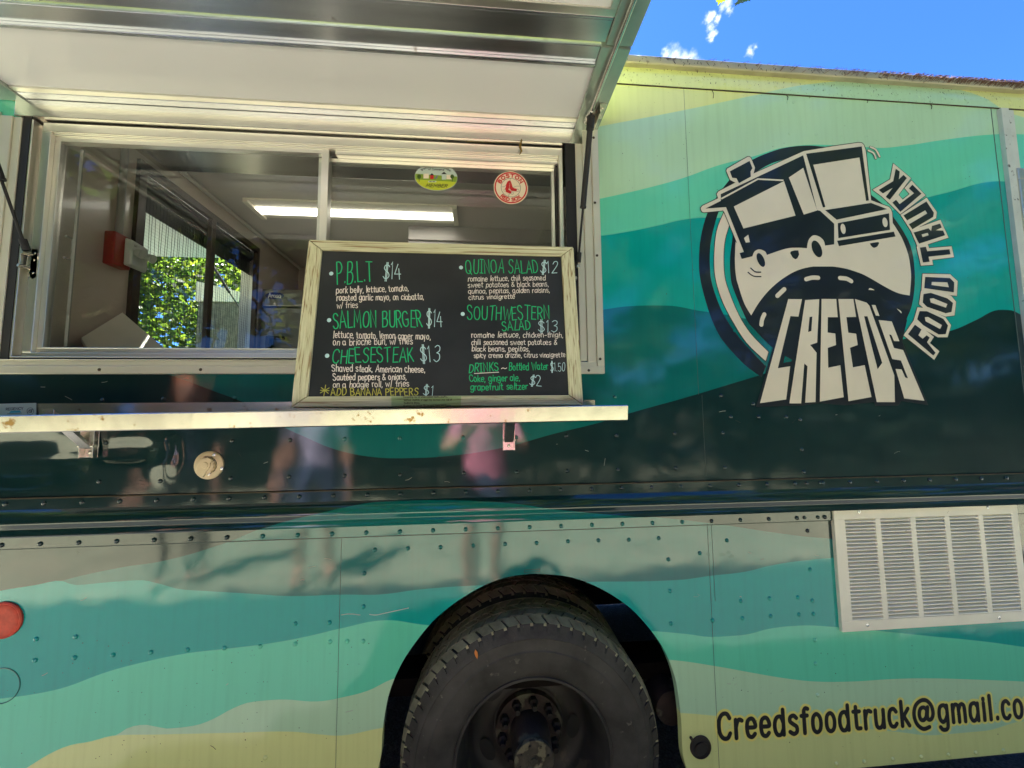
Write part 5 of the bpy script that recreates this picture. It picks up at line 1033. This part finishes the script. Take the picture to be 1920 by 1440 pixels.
# ------------------------------------------------------------------ trees
def crown_mb(rn, c, rad, n, size, nclump=70, shell=.55):
    b = MB(); c = Vector(c); cl_c = []
    for _ in range(nclump):
        while True:
            q = Vector((rn.uniform(-1, 1), rn.uniform(-1, 1), rn.uniform(-1, 1)))
            if shell < q.length < 1: break
        cl_c.append((Vector((q.x * rad[0], q.y * rad[1], q.z * rad[2])), rn.uniform(.16, .34) * min(rad)))
    for i in range(n):
        cc, rr_ = rn.choice(cl_c); p = c + cc + Vector((rn.gauss(0, 1), rn.gauss(0, 1), rn.gauss(0, .7))) * rr_ * .6
        u = Vector((rn.gauss(0, 1), rn.gauss(0, 1), rn.gauss(0, .6))).normalized(); v = u.cross(Vector((rn.gauss(0, 1), rn.gauss(0, 1), rn.gauss(0, 1)))).normalized(); s_ = size * rn.uniform(.6, 1.3)
        b.add([p - u * s_, p + v * s_ * .45, p + u * s_, p - v * s_ * .45], [(0, 1, 2, 3)], rn.choice((0, 0, 1, 1, 2)))
    return b, cl_c
def tree(label, base, h, rad, n, size, seed, group, cat='tree', low=.3, mats=None):
    rn = random.Random(seed); base = Vector(base); t = thing('tree', label, cat, base, group)
    tk = MB(); pts = [base + Vector((math.sin(k * 1.7 + seed) * .08 * k, math.cos(k * 1.3 + seed) * .06 * k, h * .13 * k)) for k in range(7)]
    tk.tube(pts, [.04 * h * (1 - k * .13) * .55 + .02 for k in range(7)], 10)
    cc = base + Vector((0, 0, h * low + rad[2]))
    b, cl_c = crown_mb(rn, cc, rad, n, size)
    for q, _ in cl_c[:14]: tk.tube([pts[rn.randint(2, 5)], (pts[4] + cc + q) / 2 + Vector((0, 0, .2)), cc + q], [.05, .035, .012], 6)
    tk.build('trunk', M['bark'], t, smooth=True); b.build('crown', mats or [M['leaf1'], M['leaf2'], M['leaf3']], t)
    return t
GB = 'trees behind the food truck'
LB_ = []
for nm, c_ in (('bright_leaf', (.07, .12, .025)), ('fresh_leaf', (.03, .065, .018)), ('yellow_leaf', (.13, .17, .035))): q_ = leafmat(nm, c_); [n_ for n_ in q_.node_tree.nodes if n_.type == 'MIX_SHADER'][0].inputs[0].default_value = .5; LB_.append(q_)  # brighter, more translucent leaf tones, mixed at random over each crown
tree('bright leafy tree close behind the rear of the truck', (-5.2, 3.6, GZ), 6.5, (2.2, 2.0, 2.6), 26000, .05, 4, GB, low=.06, mats=LB_)
tree('tall dark tree farther behind the diamond plate box', (-6.5, 8.4, GZ), 9, (3.0, 2.6, 3.6), 12000, .12, 9, GB, low=.08, mats=LB_)
tree('mid green bushy tree between the two others behind the truck', (-3.4, 9.0, GZ), 5.2, (2.0, 1.8, 2.3), 6000, .12, 12, GB, low=.05, mats=LB_)
for i, (x, y, h) in enumerate([(-12, -9.5, 11), (-7, -10.5, 13), (-2, -9.2, 12), (3.0, -10.5, 14), (7.9, -9.2, 12), (13, -10, 13)]):
    tree(['broad tree at the left end of the row across the lawn', 'tall tree second from the left in the row across the lawn', 'round tree left of the middle of the row across the lawn', 'tallest tree of the row across the lawn', 'low tree right of the tallest one across the lawn', 'tree at the right end of the row across the lawn'][i], (x, y, GZ), h, (3.5, 2.2, h * .46), 9000, .23, 20 + i, 'trees across the lawn', low=-.02)
for lab, p_, h, sd_ in [('tallest tree standing between the row and the left of the lawn', (-8.2, -7.6, GZ), 13, 44), ('wide tree on the lawn at the far left of the truck', (-9.5, -4.5, GZ), 8, 41), ('slim tree on the lawn left of the people', (-11.5, 1.2, GZ), 7, 42), ('broad tree beside the lawn at the far right of the truck', (11.5, -4.0, GZ), 8, 43)]:
    tree(lab, p_, h, (2.4, 2.6, h * .44), 6500, .2, sd_, 'trees beside the lawn', low=-.02)
hg = MB(); rn = random.Random(77)
for i in range(26000):
    f = rn.random(); x = -12 + 24 * f; y = -7.6 + 3.4 * f + rn.gauss(0, .22); z = GZ + abs(rn.random() ** .7) * (1.95 + .25 * math.sin(x * 2.1) + .15 * math.sin(x * 5.3)); p = Vector((x, y, z))
    u = Vector((rn.gauss(0, 1), rn.gauss(0, 1), rn.gauss(0, 1))).normalized(); v = u.cross(Vector((rn.gauss(0, 1), rn.gauss(0, 1), rn.gauss(0, 1)))).normalized(); s_ = rn.uniform(.06, .13); hg.add([p - u * s_, p + v * s_ * .6, p + u * s_, p - v * s_ * .6], [(0, 1, 2, 3)], rn.choice((0, 1, 1)))
tag(hg.build('hedge', [mat('hedge_leaf', (.011, .028, .012), .6, spec=.2), mat('hedge_leaf_dark', (.006, .016, .009), .6, spec=.2)], origin=(0, -5.9, GZ)), 'long dark green hedge along the edge of the lawn facing the truck', 'hedge')  # two leaf tones mixed at random, the second one darker
# maple whose limb hangs over the truck roof
mt = thing('maple_tree', 'maple with a limb hanging lobed leaves over the truck roof', 'tree', (8.2, -3.4, GZ))
tip = P(1378, -26, 2.25); rn = random.Random(5)
tk = MB(); tk.tube([(8.2, -3.4, GZ), (8.15, -3.4, 2.2), (8.05, -3.3, 4.6), (8.1, -3.4, 7.5)], [.24, .2, .16, .06], 12); tk.tube([(8.05, -3.3, 4.6), (5.6, -1.6, 6.4), (3.1, .2, 6.6), tip + Vector((.2, -.5, .45)), tip + Vector((0, 0, .06))], [.12, .09, .05, .014, .005], 8)
tk.build('trunk', M['bark'], mt, smooth=True)
b, _ = crown_mb(rn, (7.8, -3.2, 7.0), (2.6, 2.4, 1.8), 7000, .11)
LOBE = [(0, -.35), (.16, -.14), (.5, -.24), (.40, -.02), (.56, .16), (.30, .20), (.26, .34), (.12, .30), (0, .62), (-.12, .30), (-.26, .34), (-.30, .20), (-.56, .16), (-.40, -.02), (-.5, -.24), (-.16, -.14)]
def maple_leaf(p, s_, down):
    u = Vector((rn.uniform(-1, 1), rn.uniform(-.5, .5), rn.uniform(-.4, .4))).normalized(); v = Vector((rn.uniform(-.3, .3), rn.uniform(-.4, .4), -1 if down else 1)).normalized(); v = (v - u * v.dot(u)).normalized()
    b.fill([p + u * x * s_ + v * y * s_ for x, y in LOBE], rn.choice((0, 1, 2)))
for px, py, s_ in [(1351, -3, .11), (1362, -8, .07), (1387, 1, .11), (1401, -3, .10), (1376, -22, .09), (1345, -20, .08), (1410, -22, .085), (1392, -26, .08), (1362, -30, .08)]: maple_leaf(P(px, py, tip.y + rn.uniform(-.12, .12)), s_, True)
for i in range(60): q = tip + Vector((rn.uniform(-.25, .6), rn.uniform(-1.3, .1), rn.uniform(.08, .7))); maple_leaf(q, rn.uniform(.06, .1), rn.random() < .7)
b.build('crown', [M['leaf1'], M['leaf2'], M['leaf3']], mt)

# ------------------------------------------------------------------ people in front of the truck (seen as reflections)
SK = mat('skin', srgb(214, 160, 134), .5); HAIR = mat('hair', (.05, .035, .025), .6)
def person(label, base, face_to, h, mats, arms, parts, leg_skin):
    """one continuous skinned body; arms: list of two joint chains relative to the shoulders"""
    base = Vector(base); t = thing('person', label, 'person', base)
    k = h / 1.72; ca, sa = math.cos(face_to), math.sin(face_to)
    def Wd(x, y, z): return base + Vector((ca * x - sa * y, sa * x + ca * y, z)) * k   # local: x right of the figure's left.. y forward
    V = []; E = []; Rr = []
    def nd(p, r, par=None):
        V.append(Wd(*p)); Rr.append(r * k if not isinstance(r, tuple) else (r[0] * k, r[1] * k))
        if par is not None: E.append((par, len(V) - 1))
        return len(V) - 1
    pel = nd((0, 0, .93), (.155, .115)); w = nd((0, .005, 1.10), (.135, .10), pel); ch = nd((0, .01, 1.27), (.155, .115), w); nk0 = nd((0, 0, 1.40), (.10, .08), ch); nk = nd((0, .005, 1.47), .052, nk0)
    hd_ = nd((0, .02, 1.55), (.070, .078), nk); tp = nd((0, .012, 1.64), (.074, .088), hd_); nd((0, .0, 1.70), (.045, .055), tp)
    for sx in (-1, 1):
        hp = nd((sx * .095, 0, .86), .088, pel); kn = nd((sx * .105, .015, .49), .056, hp); an_ = nd((sx * .11, -.01, .09), .037, kn); nd((sx * .125, .13, .035), .034, an_)
        a = arms[0 if sx < 0 else 1]
        s_ = nd((sx * .185, 0, 1.375), .056, nk0); e = nd(a[0], .040, s_); wri = nd(a[1], .027, e)
        d = (Vector(a[1]) - Vector(a[0])).normalized(); side = d.cross(Vector((0, 0, 1)));  side = side.normalized() if side.length > .1 else Vector((1, 0, 0)); pal = Vector(a[1]) + d * .05
        pm = nd(tuple(pal), (.036, .020), wri)
        for f in range(4):
            o_ = pal + side * (.024 * (f - 1.5) / 1.2) + d * .035; l_ = (.055, .068, .062, .048)[f]; b0_ = nd(tuple(o_), .0085, pm); cu_ = Vector((0, 0, -.25)); b1_ = nd(tuple(o_ + d * l_ * .5), .0082, b0_); nd(tuple(o_ + (d + cu_).normalized() * l_), .007, b1_)
        th = pal + side * (-.03 * sx * 1) - d * .02; t0_ = nd(tuple(th), .011, pm); nd(tuple(th + (d * .7 - side * sx * .7) * .045), .009, t0_)
    me = bpy.data.meshes.new('body'); me.from_pydata([tuple(v) for v in V], E, []); o = bpy.data.objects.new('body', me); S.collection.objects.link(o)
    md = o.modifiers.new('skin', 'SKIN'); md.use_smooth_shade = True
    for i, q in enumerate(me.skin_vertices[0].data): q.radius = Rr[i] if isinstance(Rr[i], tuple) else (Rr[i], Rr[i])
    me.skin_vertices[0].data[0].use_root = True
    o.modifiers.new('sub', 'SUBSURF').levels = 1
    dg = bpy.context.evaluated_depsgraph_get(); nm = bpy.data.meshes.new_from_object(o.evaluated_get(dg)); bpy.data.objects.remove(o)
    bd = bpy.data.objects.new('body', nm); S.collection.objects.link(bd); nm.materials.clear()
    for m_ in [SK] + list(mats): nm.materials.append(m_)
    for p_ in nm.polygons:
        c_ = p_.center - base; z = c_.z / k; loc = Vector((ca * c_.x + sa * c_.y, -sa * c_.x + ca * c_.y, 0)) / k; p_.use_smooth = True
        out_arm = max(min((Vector(a_[1]) - Vector(v_)).length for v_ in [(loc.x, loc.y, z)]) for a_ in arms[:1]) if False else 0
        mi = 0
        if z < .07: mi = 3
        elif z < leg_skin: mi = 0
        elif z < .98 and abs(loc.x) < .24: mi = 2
        elif z < 1.43:
            near = min((Vector((loc.x, loc.y, z)) - Vector(a_[0]).lerp(Vector(a_[1]), f)).length for a_ in arms for f in (0, .35, .7, 1.0, 1.3))
            mi = 1 if near > .085 or parts.get('long') else 0
        p_.material_index = mi
    bd.parent = t; bd.matrix_parent_inverse = Matrix.Translation(-base)
    # hair and face
    hb_ = MB(); cz = Wd(0, -.012, 1.635)
    for i in range(9):
        for j in range(16): pass
    prof_ = [(.0, .098), (.04, .090), (.072, .066), (.092, .03), (.097, -.01), (.094, -.05), (.082, -parts.get('hair', .09)), (.06, -parts.get('hair', .09) - .01)]
    f_ang = face_to + math.pi / 2
    hb_.lathe(cz, [(r_ * k, z_ * k) for r_, z_ in prof_], 20, axis='z', a0=f_ang + R(62), a1=f_ang + R(298)); hb_.lathe(cz, [(r_ * k, z_ * k) for r_, z_ in prof_[:4]], 20, axis='z')
    hb_.build('hair', parts.get('haircol', HAIR), t, smooth=True)
    fc = MB()
    fc.tube([Wd(0, .098, 1.615), Wd(0, .118, 1.585), Wd(0, .108, 1.578)], [.008 * k, .013 * k, .008 * k], 8); fc.build('nose', SK, t, smooth=True); fc = MB(); fc.tube([Wd(-.022, .098, 1.548), Wd(0, .104, 1.546), Wd(.022, .098, 1.548)], .006 * k, 6); fc.build('mouth', SK, t, smooth=True); fc = MB()
    for sx in (-1, 1): fc.tube([Wd(sx * .088, 0, 1.62), Wd(sx * .094, -.008, 1.6), Wd(sx * .088, -.002, 1.575)], [.010 * k, .014 * k, .009 * k], 8)
    fc.loose('ear', SK, t, smooth=True)
    ey_ = MB()
    for sx in (-1, 1): ey_.lathe(Wd(sx * .031, .094, 1.612), [(.0005, -.011 * k), (.008 * k, -.008 * k), (.011 * k, 0), (.008 * k, .008 * k), (.0005, .011 * k)], 10, axis='z')
    ey_.loose('eye', M['stick_black'], t, smooth=True)
    return t
pink = mat('pink_shirt', srgb(236, 150, 178), .7); lav = mat('lavender_shirt', srgb(206, 196, 226), .7); navy_c = mat('navy_clothes', srgb(30, 34, 58), .7); dark_c = mat('dark_trousers', srgb(34, 36, 44), .7); shoe = mat('shoes', srgb(60, 56, 54), .6); blue_s = mat('denim_shorts', srgb(92, 104, 140), .7); oran = mat('red_hair', srgb(190, 96, 40), .6)
ph = [((-.27, .12, 1.16), (-.10, .36, 1.30)), ((.27, .12, 1.16), (.10, .36, 1.30))]
person('person in a pink shirt holding up a phone towards the truck', (.03, -1.80, GZ), 0, 1.66, [pink, blue_s, shoe], ph, dict(hair=.14), .55)
hang = [((-.24, -.02, 1.10), (-.25, .06, .86)), ((.24, -.02, 1.10), (.25, .06, .86))]
person('person in dark clothes with red hair reading the menu from the left', (-2.45, -2.35, GZ + .012), R(-22), 1.70, [navy_c, dark_c, shoe], hang, dict(hair=.16, haircol=oran), .10)
person('person in a lavender shirt and shorts standing left of the one in pink', (-1.38, -2.30, GZ + .012), R(-14), 1.68, [lav, blue_s, shoe], hang, dict(hair=.12), .52)
b = MB(); b.box(-.082, .082, -1.150, -1.142, 1.372, 1.448); b.box(-.07, -.03, -1.1418, -1.1405, 1.41, 1.44)
tag(b.build('phone', M['stick_black'], bevel=.004, origin=(0, -1.146, 1.41)), 'black phone held up by the person in pink', 'phone')
